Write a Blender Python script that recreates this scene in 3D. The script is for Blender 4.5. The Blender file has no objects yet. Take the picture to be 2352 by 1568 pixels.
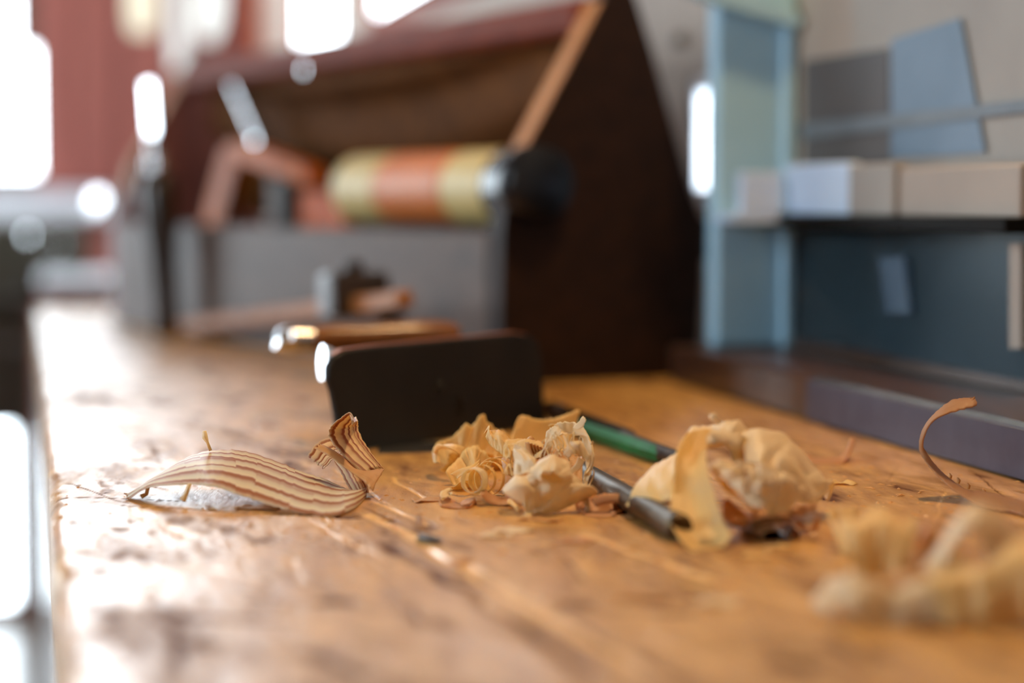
import bpy, math, random
import numpy as np
from mathutils import Vector, Matrix

random.seed(7)
rng = np.random.default_rng(7)
scene = bpy.context.scene
col = scene.collection
R = math.radians

# ------------------------------------------------------------------ camera, sky, lamps, exposure
F = 5004.0                      # focal length in pixels of the 2352 px wide frame
CX, CY = 1176.0, 784.0
H = 0.14                        # eye height above the bench top (bench top is z = 0)
PITCH = math.atan(319.0 / F)
cam_d = bpy.data.cameras.new('camera')
cam_d.sensor_width = 23.5
cam_d.lens = F / 2352.0 * 23.5
cam_d.clip_start = 0.02
cam_d.dof.use_dof = True
cam_d.dof.focus_distance = 1.055
cam_d.dof.aperture_fstop = 2.0
cam = bpy.data.objects.new('camera', cam_d)
cam.location = (0, 0, H)
cam.rotation_euler = (math.pi / 2 - PITCH, 0, 0)
col.objects.link(cam)
scene.camera = cam

world = bpy.data.worlds.new('world')
scene.world = world
world.use_nodes = True
bg = world.node_tree.nodes['Background']
bg.inputs[0].default_value = (0.83, 0.92, 1.0, 1)
bg.inputs[1].default_value = 16.0

# bench frame: u runs along the bench, v across it (to the right)
ANG = math.atan(1104.0 / F)
U = Vector((-math.sin(ANG), math.cos(ANG), 0))
V = Vector((math.cos(ANG), math.sin(ANG), 0))
Z = Vector((0, 0, 1))
BM = Matrix(((V.x, U.x, 0), (V.y, U.y, 0), (0, 0, 1)))     # columns v, u, z


def W(s, v, z):
    return U * s + V * v + Z * z


def area_light(name, loc, aim, size, size_y, power, color, spread=math.pi, portal=False):
    l = bpy.data.lights.new(name, 'AREA')
    l.shape = 'RECTANGLE'
    l.size, l.size_y = size, size_y
    l.energy, l.color = power, color
    l.spread = spread
    l.cycles.is_portal = portal
    o = bpy.data.objects.new(name, l)
    o.location = loc
    o.rotation_euler = (Vector(aim) - Vector(loc)).to_track_quat('-Z', 'Y').to_euler()
    col.objects.link(o)
    return o


# warm work lamp over the bench, a little beyond the shavings
area_light('bench_lamp', (0.36, 1.30, 1.15), (0.20, 0.98, 0), 0.22, 0.22, 58.0, (1.0, 0.65, 0.31))
# second warm lamp of the room, behind and over the photographer
area_light('ceiling_lamp', (0.15, -0.6, 1.42), (0.25, 1.1, 0), 0.5, 0.5, 2.5, (1.0, 0.70, 0.40))

scene.view_settings.view_transform = 'Standard'
scene.view_settings.look = 'None'
scene.view_settings.exposure = 0.0
scene.view_settings.gamma = 1.0
scene.view_settings.use_curve_mapping = False
scene.cycles.use_denoising = True
scene.cycles.max_bounces = 8
scene.cycles.sample_clamp_indirect = 6.0

# ------------------------------------------------------------------ measuring helpers
FW = Vector((0, math.cos(PITCH), -math.sin(PITCH)))
UP = Vector((0, math.sin(PITCH), math.cos(PITCH)))
EYE = Vector((0, 0, H))


def ray(px, py):
    return FW + Vector((1, 0, 0)) * ((px - CX) / F) + UP * ((CY - py) / F)


def G(px, py, z=0.0):                      # point of the level plane z
    d = ray(px, py)
    return EYE + d * ((z - H) / d.z)


def P(px, py, Y):                          # point at depth Y
    d = ray(px, py)
    return EYE + d * (Y / d.y)


def OP(px, py, pt, n):                     # point of a plane
    d = ray(px, py)
    return EYE + d * ((pt - EYE).dot(n) / d.dot(n))


# ------------------------------------------------------------------ materials
def lin(r, g, b):
    f = lambda c: (c / 255 / 12.92) if c / 255 <= 0.04045 else ((c / 255 + 0.055) / 1.055) ** 2.4
    return (f(r), f(g), f(b), 1)


class NT:
    def __init__(s, name):
        s.m = bpy.data.materials.new(name)
        s.m.use_nodes = True
        s.t = s.m.node_tree
        s.b = s.t.nodes['Principled BSDF']
        s.out = s.t.nodes['Material Output']

    def n(s, typ, **kw):
        x = s.t.nodes.new(typ)
        for k, v in kw.items():
            if k.startswith('i_'):
                x.inputs[k[2:].replace('_', ' ')].default_value = v
            else:
                setattr(x, k, v)
        return x

    def l(s, a, b):
        s.t.links.new(a, b)

    def ramp(s, src, stops):
        r = s.n('ShaderNodeValToRGB')
        e = r.color_ramp.elements
        while len(e) < len(stops):
            e.new(0.5)
        for k, (p, c) in enumerate(stops):
            e[k].position = p
            e[k].color = c
        s.l(src, r.inputs[0])
        return r.outputs[0]

    def coords(s, scale=(1, 1, 1), rot=(0, 0, 0), kind='Object'):
        tc = s.n('ShaderNodeTexCoord')
        mp = s.n('ShaderNodeMapping')
        mp.inputs['Scale'].default_value = scale
        mp.inputs['Rotation'].default_value = rot
        s.l(tc.outputs[kind], mp.inputs[0])
        return mp.outputs[0]

    def noise(s, vec, scale=5, detail=4, rough=0.6):
        x = s.n('ShaderNodeTexNoise')
        x.inputs['Scale'].default_value = scale
        x.inputs['Detail'].default_value = detail
        x.inputs['Roughness'].default_value = rough
        s.l(vec, x.inputs['Vector'])
        return x.outputs['Fac']

    def bump(s, h, strength=0.2, dist=0.001):
        x = s.n('ShaderNodeBump')
        x.inputs['Strength'].default_value = strength
        x.inputs['Distance'].default_value = dist
        s.l(h, x.inputs['Height'])
        s.l(x.outputs[0], s.b.inputs['Normal'])
        return x.outputs[0]


def simple(name, c1, c2, rough=0.5, metal=0.0, scale=(20, 20, 20), nscale=1.0, spec=0.5, bump=0.15, rot=(0, 0, 0)):
    m = NT(name)
    v = m.coords(scale, rot)
    f = m.noise(v, nscale, 5)
    m.l(m.ramp(f, [(0.3, c1), (0.7, c2)]), m.b.inputs['Base Color'])
    m.b.inputs['Roughness'].default_value = rough
    m.b.inputs['Metallic'].default_value = metal
    m.b.inputs['Specular IOR Level'].default_value = spec
    if bump:
        m.bump(f, bump)
    return m.m


WOODROT = (0, 0, -ANG)
M = {}
M['tote'] = simple('dark_stained_wood', lin(32, 17, 10), lin(48, 28, 17), 0.6, spec=0.2, scale=(60, 8, 60), rot=(0, 0, -R(27.5)))
M['far_panel'] = simple('maroon_stained_wood', lin(92, 44, 36), lin(116, 58, 46), 0.5, scale=(60, 8, 60), rot=(0, 0, -R(27.5)))  # reddish light on the far panel put into its wood colour
M['tote_side'] = simple('weathered_grey_brown_wood', lin(64, 43, 30), lin(88, 61, 43), 0.55, spec=0.3, scale=(60, 5, 60), rot=(0, 0, -R(27.5)))
M['handle_wood'] = simple('red_brown_handle_wood', lin(104, 38, 18), lin(130, 54, 26), 0.65, spec=0.15, scale=(60, 6, 60), rot=(0, 0, -R(27.5)))
M['tote_edge'] = simple('worn_bare_wood', lin(176, 118, 72), lin(196, 138, 88), 0.55, scale=(40, 40, 10))  # panel edges coloured as lit, brighter than the panel wood
M['leather'] = simple('brown_leather', lin(74, 42, 16), lin(104, 62, 26), 0.8, scale=(30, 30, 30), spec=0.05)
M['black_iron'] = simple('black_japanned_iron', lin(20, 19, 19), lin(32, 30, 29), 0.5, scale=(30, 30, 30), spec=0.3)
M['steel'] = simple('worn_steel', (0.45, 0.45, 0.47, 1), (0.62, 0.62, 0.64, 1), 0.25, 1.0, scale=(50, 50, 50), bump=0.05)
M['polished'] = simple('polished_steel', (0.85, 0.85, 0.87, 1), (0.92, 0.92, 0.94, 1), 0.10, 1.0, bump=0)
M['dark_steel'] = simple('dark_brown_steel', (0.06, 0.040, 0.022, 1), (0.13, 0.09, 0.05, 1), 0.46, 1.0, scale=(150, 150, 150), bump=0.2)
M['rust'] = simple('dark_rusty_steel', lin(38, 26, 18), lin(66, 46, 30), 0.55, 0.3, scale=(200, 200, 200))
M['green'] = simple('green_paint', lin(16, 84, 42), lin(28, 108, 58), 0.55, spec=0.25, scale=(120, 120, 120))
M['ebony'] = simple('dark_turned_wood', lin(34, 24, 17), lin(52, 36, 24), 0.3, scale=(60, 60, 10))
M['amber_wood'] = simple('amber_wood', lin(178, 82, 16), lin(200, 104, 26), 0.55, spec=0.2, scale=(60, 10, 60))
M['beam_wood'] = simple('worn_beam_wood', lin(140, 84, 40), lin(168, 106, 56), 0.5, spec=0.25, scale=(60, 10, 60))
M['dark_amber'] = simple('dark_amber_wood', lin(112, 66, 28), lin(140, 86, 38), 0.25, scale=(60, 10, 60), bump=0.05)
M['orange_wood'] = simple('orange_wood', lin(176, 72, 10), lin(196, 88, 16), 0.6, spec=0.2, scale=(40, 40, 40))
M['cream_label'] = simple('cream_paper', lin(196, 170, 104), lin(208, 182, 118), 0.5, scale=(30, 30, 30), bump=0)
M['orange_label'] = simple('orange_paper', lin(194, 102, 34), lin(210, 118, 44), 0.5, scale=(30, 30, 30), bump=0)
M['black_plastic'] = simple('black_cap', lin(12, 12, 16), lin(18, 18, 22), 0.25, bump=0)
M['rail'] = simple('dark_varnished_rail', lin(52, 32, 22), lin(78, 50, 34), 0.34, scale=(60, 4, 60), rot=WOODROT, spec=0.8)
M['apron'] = simple('pale_worn_bench_side', lin(176, 170, 168), lin(206, 200, 198), 0.22, scale=(40, 3, 40), rot=WOODROT, spec=0.9)
M['blue_paint'] = simple('pale_blue_paint', lin(150, 190, 212), lin(164, 204, 226), 0.5, scale=(8, 8, 8), bump=0.05)
M['blue_dark'] = simple('slate_blue_paint', lin(80, 104, 120), lin(104, 128, 142), 0.3, scale=(6, 6, 6), bump=0.05, spec=0.6)
M['wall_beige'] = simple('beige_plaster', lin(158, 142, 130), lin(174, 158, 144), 0.8, scale=(5, 5, 5))
M['paper_grey'] = simple('grey_sheet', lin(80, 76, 76), lin(94, 88, 86), 0.7, scale=(9, 9, 9), bump=0)
M['paper_blue'] = simple('blue_grey_sheet', lin(92, 112, 130), lin(112, 130, 148), 0.6, scale=(9, 9, 9), bump=0)
M['paper_beige'] = simple('beige_sheet', lin(146, 136, 128), lin(160, 150, 140), 0.7, scale=(9, 9, 9), bump=0)
M['paper_pale'] = simple('pale_blue_sheet', lin(184, 204, 232), lin(204, 220, 240), 0.6, scale=(9, 9, 9), bump=0)
M['blue_slip'] = simple('faded_blue_slip', lin(66, 86, 106), lin(78, 98, 116), 0.6)
M['blued_steel'] = simple('blued_steel', lin(66, 66, 82), lin(82, 82, 98), 0.4, 0.3, scale=(40, 40, 40), bump=0.08)  # window reflection on the rail put into a bluish colour
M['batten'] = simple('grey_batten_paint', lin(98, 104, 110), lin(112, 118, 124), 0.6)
M['black_shelf'] = simple('black_shelf_paint', lin(12, 10, 8), lin(22, 18, 14), 0.7, spec=0.1)
M['red_wall'] = simple('red_brown_boards', lin(134, 70, 62), lin(158, 88, 76), 0.55, scale=(14, 14, 2))
M['dark_wall'] = simple('dark_wall_wood', lin(84, 56, 44), lin(104, 72, 58), 0.7, scale=(10, 10, 2))
M['ceiling'] = simple('brown_ceiling_boards', lin(110, 88, 68), lin(130, 104, 82), 0.8, scale=(4, 4, 4))
M['floor'] = simple('grey_floor_boards', lin(70, 58, 50), lin(96, 82, 72), 0.28, scale=(14, 2, 14))
M['white_frame'] = simple('pale_window_frame', lin(205, 208, 216), lin(220, 222, 228), 0.5, bump=0)
M['orange_frame'] = simple('orange_stained_frame', lin(206, 96, 34), lin(220, 110, 44), 0.5, bump=0)
M['cream_cloth'] = None
M['olive'] = simple('olive_machine_paint', lin(58, 56, 46), lin(76, 72, 58), 0.45)

for nm_, ca_, cb_ in (('cream_cloth', lin(240, 232, 214), lin(236, 226, 204)), ('white_cloth', lin(246, 244, 240), lin(240, 238, 232))):
  m = NT(nm_)
  m.b.inputs['Base Color'].default_value = ca_
  m.b.inputs['Roughness'].default_value = 0.8
  tr = m.n('ShaderNodeBsdfTranslucent')
  tr.inputs[0].default_value = cb_
  mx = m.n('ShaderNodeMixShader')
  mx.inputs[0].default_value = 0.5
  m.l(m.b.outputs[0], mx.inputs[1]); m.l(tr.outputs[0], mx.inputs[2]); m.l(mx.outputs[0], m.out.inputs[0])
  M[nm_] = m.m

m = NT('window_glass')
tp = m.n('ShaderNodeBsdfTransparent')
tp.inputs[0].default_value = (0.96, 0.98, 0.98, 1)
gl = m.n('ShaderNodeBsdfGlossy')
gl.inputs['Roughness'].default_value = 0.03
mx = m.n('ShaderNodeMixShader')
mx.inputs[0].default_value = 0.06
m.l(tp.outputs[0], mx.inputs[1]); m.l(gl.outputs[0], mx.inputs[2]); m.l(mx.outputs[0], m.out.inputs[0])
M['glass'] = m.m


def shaving_mat(name, c_light, c_dark, stripes=0, transl=0.42, freq=18, bricks=1.3):
    m = NT(name)
    uv = m.coords((7, 1, 1) if stripes else (1, 1, 1), kind='UV')
    if stripes:                                  # rows of pale early wood between brown late wood lines
        br = m.n('ShaderNodeTexBrick')
        br.offset = 0.37
        br.inputs['Scale'].default_value = 1.0
        br.inputs['Brick Width'].default_value = bricks
        br.inputs['Row Height'].default_value = 1.0 / stripes
        br.inputs['Mortar Size'].default_value = 0.0
        br.inputs['Mortar Smooth'].default_value = 0.3
        br.inputs['Color1'].default_value = (0, 0, 0, 1)
        br.inputs['Color2'].default_value = (1, 1, 1, 1)
        br.inputs['Mortar'].default_value = (0.5, 0.5, 0.5, 1)
        nz = m.noise(uv, 2.5, 4)
        mixv = m.n('ShaderNodeMixRGB', blend_type='ADD')
        mixv.inputs[0].default_value = 0.03
        m.l(uv, mixv.inputs[1]); m.l(nz, mixv.inputs[2])
        m.l(uv, br.inputs['Vector'])
        sx = m.n('ShaderNodeSeparateXYZ'); m.l(mixv.outputs[0], sx.inputs[0])
        mad = m.n('ShaderNodeMath', operation='MULTIPLY_ADD'); mad.inputs[1].default_value = stripes; mad.inputs[2].default_value = 0.5
        m.l(sx.outputs[1], mad.inputs[0])
        off = m.n('ShaderNodeMath', operation='MULTIPLY_ADD'); off.inputs[1].default_value = 0.6
        m.l(br.outputs['Color'], off.inputs[0]); m.l(mad.outputs[0], off.inputs[2])
        fr_ = m.n('ShaderNodeMath', operation='FRACT'); m.l(off.outputs[0], fr_.inputs[0])
        mid = tuple(0.5 * (a + b) for a, b in zip(c_light, c_dark))
        pale2 = tuple(0.88 * a for a in c_light[:3]) + (1,)
        colr = m.ramp(fr_.outputs[0], [(0.0, c_dark), (0.20, c_dark), (0.30, c_light), (0.66, pale2), (0.86, mid), (1.0, c_dark)])
    else:
        uvs = m.coords((1.2, freq, 1), kind='UV')
        f = m.noise(uvs, 1.6, 4, 0.65)
        uv2 = m.coords((1, 1, 1), kind='UV')
        f2 = m.noise(uv2, 3.0, 2)
        mul = m.n('ShaderNodeMath', operation='ADD')
        sc = m.n('ShaderNodeMath', operation='MULTIPLY')
        sc.inputs[1].default_value = 0.5
        m.l(f2, sc.inputs[0]); m.l(f, mul.inputs[0]); m.l(sc.outputs[0], mul.inputs[1])
        colr = m.ramp(mul.outputs[0], [(0.46, c_dark), (0.66, c_light), (1.0, c_light)])
    m.l(colr, m.b.inputs['Base Color'])
    m.b.inputs['Roughness'].default_value = 0.34
    m.b.inputs['Specular IOR Level'].default_value = 0.7
    g = m.noise(m.coords((3, 60, 1), kind='UV'), 2.0, 3)
    m.bump(g, 0.35, 0.0006)
    tr = m.n('ShaderNodeBsdfTranslucent')
    tint = m.n('ShaderNodeMixRGB', blend_type='MULTIPLY'); tint.inputs[0].default_value = 1.0; tint.inputs[2].default_value = (1.0, 0.92, 0.74, 1)
    m.l(colr, tint.inputs[1]); m.l(tint.outputs[0], tr.inputs[0])
    mx = m.n('ShaderNodeMixShader')
    mx.inputs[0].default_value = transl
    m.l(m.b.outputs[0], mx.inputs[1]); m.l(tr.outputs[0], mx.inputs[2]); m.l(mx.outputs[0], m.out.inputs[0])
    m.m.use_backface_culling = False
    return m.m


SH = {
    'pale': shaving_mat('pale_shaving', lin(252, 236, 200), lin(238, 204, 146)),
    'gold': shaving_mat('golden_shaving', lin(250, 220, 150), lin(228, 176, 98)),
    'tan': shaving_mat('tan_shaving', lin(226, 178, 116), lin(176, 116, 66)),
    'pink': shaving_mat('pinkish_shaving', lin(226, 172, 118), lin(190, 122, 74)),
    'brown': shaving_mat('brown_strip', lin(200, 150, 100), lin(146, 96, 58), freq=26),
    'striped': shaving_mat('striped_shaving', lin(252, 242, 214), lin(186, 112, 52), stripes=5),
    'striped2': shaving_mat('striped_curl', lin(244, 218, 172), lin(170, 96, 48), stripes=4, bricks=40.0),
}


# ------------------------------------------------------------------ mesh builder
class MB:
    def __init__(s):
        s.v, s.f, s.uv = [], [], []

    def add(s, vs, fs, uvs=None):
        o = len(s.v)
        s.v += [Vector(x) for x in vs]
        for k, f in enumerate(fs):
            s.f.append([o + i for i in f])
            s.uv.append(uvs[k] if uvs else [(0, 0)] * len(f))
        return s

    def box(s, c, size, rot=None, bev=0.0):
        c = Vector(c)
        rot = rot or Matrix.Identity(3)
        x, y, z = [d / 2 for d in size]
        b = min(bev, x * 0.9, y * 0.9, z * 0.9)
        if b <= 0:
            vs = [(i * x, j * y, k * z) for i in (-1, 1) for j in (-1, 1) for k in (-1, 1)]
            fs = [(0, 1, 3, 2), (4, 6, 7, 5), (0, 4, 5, 1), (2, 3, 7, 6), (0, 2, 6, 4), (1, 5, 7, 3)]
        else:
            vs, idx = [], {}
            for i in (-1, 1):
                for j in (-1, 1):
                    for k in (-1, 1):
                        for a, t in enumerate(((x, y - b, z - b), (x - b, y, z - b), (x - b, y - b, z))):
                            idx[(i, j, k, a)] = len(vs)
                            vs.append((i * t[0], j * t[1], k * t[2]))
            fs = []
            q = lambda *k: fs.append([idx[t] for t in k])
            for i in (-1, 1):
                q((i, -1, -1, 0), (i, 1, -1, 0), (i, 1, 1, 0), (i, -1, 1, 0))
                q((-1, i, -1, 1), (1, i, -1, 1), (1, i, 1, 1), (-1, i, 1, 1))
                q((-1, -1, i, 2), (1, -1, i, 2), (1, 1, i, 2), (-1, 1, i, 2))
                for j in (-1, 1):
                    q((i, j, -1, 0), (i, j, 1, 0), (i, j, 1, 1), (i, j, -1, 1))
                    q((i, -1, j, 0), (i, 1, j, 0), (i, 1, j, 2), (i, -1, j, 2))
                    q((-1, i, j, 1), (1, i, j, 1), (1, i, j, 2), (-1, i, j, 2))
                    for k in (-1, 1):
                        q((i, j, k, 0), (i, j, k, 1), (i, j, k, 2))
        s.add([c + rot @ Vector(p) for p in vs], fs)
        return s

    def prism(s, poly, ext):                   # closed polygon (world points) pulled along ext
        n = len(poly)
        ext = Vector(ext)
        vs = [Vector(p) for p in poly] + [Vector(p) + ext for p in poly]
        fs = [list(range(n))[::-1], list(range(n, 2 * n))]
        fs += [(i, (i + 1) % n, n + (i + 1) % n, n + i) for i in range(n)]
        s.add(vs, fs)
        return s

    def lathe(s, p0, axis, prof, n=28):         # prof: (distance along axis, radius)
        p0, a = Vector(p0), Vector(axis).normalized()
        e1 = a.orthogonal().normalized()
        e2 = a.cross(e1)
        vs, fs = [], []
        for d, r in prof:
            for k in range(n):
                t = 2 * math.pi * k / n
                vs.append(p0 + a * d + (e1 * math.cos(t) + e2 * math.sin(t)) * max(r, 1e-5))
        for j in range(len(prof) - 1):
            for k in range(n):
                fs.append((j * n + k, j * n + (k + 1) % n, (j + 1) * n + (k + 1) % n, (j + 1) * n + k))
        fs.append(list(range(n))[::-1])
        fs.append([len(vs) - n + k for k in range(n)])
        s.add(vs, fs)
        return s

    def tube(s, pts, rads, n=12):
        pts = [Vector(p) for p in pts]
        if not hasattr(rads, '__len__'):
            rads = [rads] * len(pts)
        vs, fs = [], []
        e1 = None
        for i, p in enumerate(pts):
            t = (pts[min(i + 1, len(pts) - 1)] - pts[max(i - 1, 0)]).normalized()
            e1 = (t.orthogonal() if e1 is None else (e1 - t * e1.dot(t))).normalized()
            e2 = t.cross(e1)
            for k in range(n):
                a = 2 * math.pi * k / n
                vs.append(p + (e1 * math.cos(a) + e2 * math.sin(a)) * rads[i])
        for j in range(len(pts) - 1):
            for k in range(n):
                fs.append((j * n + k, j * n + (k + 1) % n, (j + 1) * n + (k + 1) % n, (j + 1) * n + k))
        fs.append(list(range(n))[::-1])
        fs.append([len(vs) - n + k for k in range(n)])
        s.add(vs, fs)
        return s

    def build(s, name, mat, parent=None, origin=None, smooth=False, thick=0.0, props=None, min_z=None):
        if min_z is not None:
            for p in s.v:
                if p.z < min_z:
                    p.z = min_z
        if parent is not None:
            org = Vector(parent['_org'])
        elif origin is not None:
            org = Vector(origin)
        else:
            mn = Vector([min(p[k] for p in s.v) for k in range(3)])
            mxx = Vector([max(p[k] for p in s.v) for k in range(3)])
            org = Vector(((mn.x + mxx.x) / 2, (mn.y + mxx.y) / 2, mn.z))
        me = bpy.data.meshes.new(name)
        me.from_pydata([tuple(p - org) for p in s.v], [], s.f)
        uvl = me.uv_layers.new(name='UVMap')
        uvl.data.foreach_set('uv', [c for f in s.uv for t in f for c in t])
        me.materials.append(mat)
        if smooth:
            me.polygons.foreach_set('use_smooth', [True] * len(me.polygons))
            if smooth == 'auto':
                me.set_sharp_from_angle(angle=R(35))
        me.update()
        o = bpy.data.objects.new(name, me)
        o['_org'] = tuple(org)
        col.objects.link(o)
        if parent is not None:
            o.parent = parent
        else:
            o.location = org
        if thick:
            md = o.modifiers.new('thickness', 'SOLIDIFY')
            md.thickness = thick
            md.offset = 0
        for k, v in (props or {}).items():
            o[k] = v
        return o


def tag(o, label, cat, group=None):
    o['label'], o['category'] = label, cat
    if group:
        o['group'] = group
    return o


def thing(name, label, cat, loc, group=None):
    o = bpy.data.objects.new(name, None)
    o.location = loc
    o.empty_display_size = 0.02
    o['_org'] = tuple(loc)
    col.objects.link(o)
    return tag(o, label, cat, group)


STRUCT = {'kind': 'structure'}


def wbox(mb, s0, s1, v0, v1, z0, z1, bev=0.0):       # a box in the bench/room frame
    c = W((s0 + s1) / 2, (v0 + v1) / 2, (z0 + z1) / 2)
    return mb.box(c, (abs(v1 - v0), abs(s1 - s0), abs(z1 - z0)), BM, bev)


def cat_rom(pts, n):
    a = np.array([tuple(p) for p in pts], float)
    k = len(a)
    ext = np.vstack([2 * a[0] - a[1], a, 2 * a[-1] - a[-2]])
    out = []
    for i in range(n + 1):
        t = i / n * (k - 1)
        j = min(int(t), k - 2)
        f = t - j
        p0, p1, p2, p3 = ext[j], ext[j + 1], ext[j + 2], ext[j + 3]
        out.append(0.5 * ((2 * p1) + (-p0 + p2) * f + (2 * p0 - 5 * p1 + 4 * p2 - p3) * f * f
                          + (-p0 + 3 * p1 - 3 * p2 + p3) * f ** 3))
    return np.array(out)


def sheet(mb, A, B, nu=28, nv=8, bow=0.0, jag=0.0, wav=0.0, seed=0, u0=0.0, u1=1.0, ends=0.0, crease=0.0, cf=(3.0, 2.5)):
    """Ribbon between two rails of points; bow bulges it across its width, jag frays its edges, wav cockles it."""
    r = np.random.default_rng(seed + 11)
    a, b = cat_rom(A, nu), cat_rom(B, nu)
    ph = r.uniform(0, 6.28, 6)
    endj = r.uniform(-1, 1, nv + 1)
    endk = r.uniform(-1, 1, nv + 1)
    ja, jb = r.uniform(0, jag, nu + 1), r.uniform(0, jag, nu + 1)
    nrm = []
    for i in range(nu + 1):
        t = a[min(i + 1, nu)] + b[min(i + 1, nu)] - a[max(i - 1, 0)] - b[max(i - 1, 0)]
        n = np.cross(t, b[i] - a[i])
        nrm.append(n / (np.linalg.norm(n) + 1e-12))
    vs, fs, uvs = [], [], []
    for i in range(nu + 1):
        for j in range(nv + 1):
            w = j / nv
            ww = ja[i] + (1 - ja[i] - jb[i]) * w
            p = a[i] + (b[i] - a[i]) * ww
            p = p + nrm[i] * (bow * math.sin(math.pi * w)
                              + wav * (math.sin(9 * i / nu + 5 * w + ph[0]) * 0.6 + math.sin(17 * i / nu - 4 * w + ph[1]) * 0.4))
            if crease:
                x_ = np.array([i / nu * cf[0] + seed * 1.37 + 0.6 * w]); y_ = np.array([w * cf[1] + seed * 0.73 + 0.8 * i / nu])
                rg = 1 - abs(2 * vnoise(x_, y_, 400)[0] - 1)
                rg2 = 1 - abs(2 * vnoise(x_ * 2.6 + 9, y_ * 2.2 + 4, 401)[0] - 1)
                p = p + nrm[i] * crease * (rg * 1.0 + 0.45 * rg2 - 0.7)
            if ends and i in (0, nu):
                q = (a[1] + (b[1] - a[1]) * ww) if i == 0 else (a[nu - 1] + (b[nu - 1] - a[nu - 1]) * ww)
                p = p + (p - q) * ends * (endj[j] if i == 0 else endk[j])
            vs.append(p)
    for i in range(nu):
        for j in range(nv):
            fs.append((i * (nv + 1) + j, (i + 1) * (nv + 1) + j, (i + 1) * (nv + 1) + j + 1, i * (nv + 1) + j + 1))
            q = lambda ii, jj: (u0 + (u1 - u0) * ii / nu, jj / nv)
            uvs.append([q(i, j), q(i + 1, j), q(i + 1, j + 1), q(i, j + 1)])
    mb.add(vs, fs, uvs)
    return mb


# ------------------------------------------------------------------ the room
FLOOR, CEIL = -0.9, 2.1
S_FAR, S_NEAR, V_LEFT, V_RIGHT = 5.5, -2.2, -1.45, 0.573


def wall(name, along, fixed, thick, lo, hi, holes, mat):
    """Wall with rectangular openings: along 's' or 'v'; holes = (a0, a1, z0, z1)."""
    xs = sorted({lo, hi, *[h[0] for h in holes], *[h[1] for h in holes]})
    zs = sorted({FLOOR, CEIL, *[h[2] for h in holes], *[h[3] for h in holes]})
    mb = MB()
    for a0, a1 in zip(xs, xs[1:]):
        for z0, z1 in zip(zs, zs[1:]):
            am, zm = (a0 + a1) / 2, (z0 + z1) / 2
            if any(h[0] < am < h[1] and h[2] < zm < h[3] for h in holes):
                continue
            if along == 's':
                wbox(mb, a0, a1, fixed, fixed + thick, z0, z1)
            else:
                wbox(mb, fixed, fixed + thick, a0, a1, z0, z1)
    return mb.build(name, mat, props=STRUCT)


def pv(px, s):                                   # v of a picture column at bench distance s
    d = ray(px, 465)
    return d.dot(V) / d.dot(U) * s


def pz(py, px, s):                               # height of a picture point at bench distance s
    d = ray(px, py)
    return H + d.z / d.dot(U) * s


def fv(px): return pv(px, S_FAR)
def fz(py): return pz(py, 300, S_FAR)


# openings of the far wall: glazed door at the left, window higher up to its right
DOOR = (fv(-420), fv(88), FLOOR, fz(-20))
WIN2 = (fv(520), fv(588), fz(105), 1.15)
WIN5 = (fv(-240), fv(470), fz(-90), CEIL - 0.1)
wf = wall('wall_far', 'v', S_FAR, 0.12, V_LEFT - 0.1, V_RIGHT + 0.02, [DOOR, WIN5], M['red_wall'])
W3 = (3.5, 5.1, -0.15, 1.35)
W4 = (0.6, 1.5, 0.15, 1.25)  # unseen near window, placed for cool light on the pilaster
wall('wall_left', 's', V_LEFT - 0.12, 0.12, S_NEAR, S_FAR, [W3, W4], M['dark_wall'])
W6 = (4.12, 4.86, 0.41, 0.68)
W7 = (2.40, 3.80, 0.41, 0.68)
WR = (1.795, 1.868, 0.14, 0.25)
wall('wall_right', 's', V_RIGHT, 0.02, S_NEAR, S_FAR, [WR, W6, W7], M['wall_beige'])
wall('wall_back', 'v', S_NEAR - 0.12, 0.12, V_LEFT - 0.12, V_RIGHT + 0.12, [], M['dark_wall'])
wbox(MB(), S_NEAR - 0.1, S_FAR + 0.1, V_LEFT - 0.1, V_RIGHT + 0.02, FLOOR - 0.05, FLOOR).build('floor', M['floor'], props=STRUCT)
wbox(MB(), S_NEAR - 0.1, S_FAR + 0.1, V_LEFT - 0.1, V_RIGHT + 0.02, CEIL, CEIL + 0.05).build('ceiling', M['ceiling'], props=STRUCT)
for nm, c, aim, sx, sy in (
        ('portal_left', W((W3[0] + W3[1]) / 2, V_LEFT - 0.13, (W3[2] + W3[3]) / 2), V, W3[1] - W3[0], W3[3] - W3[2]),
        ('portal_left_near', W((W4[0] + W4[1]) / 2, V_LEFT - 0.13, (W4[2] + W4[3]) / 2), V, W4[1] - W4[0], W4[3] - W4[2]),
        ('portal_door', W(S_FAR + 0.13, (DOOR[0] + DOOR[1]) / 2, (DOOR[2] + DOOR[3]) / 2), -U, DOOR[1] - DOOR[0], DOOR[3] - DOOR[2]),
        ('portal_right', W((W7[0] + W6[1]) / 2, V_RIGHT + 0.035, (W6[2] + W6[3]) / 2), -V, W6[1] - W7[0], W6[3] - W6[2]),
        ('portal_high', W(S_FAR + 0.13, (WIN5[0] + WIN5[1]) / 2, (WIN5[2] + WIN5[3]) / 2), -U, WIN5[1] - WIN5[0], WIN5[3] - WIN5[2])):
    area_light(nm, c, c + aim, sx, sy, 1.0, (1, 1, 1), portal=True)


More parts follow.
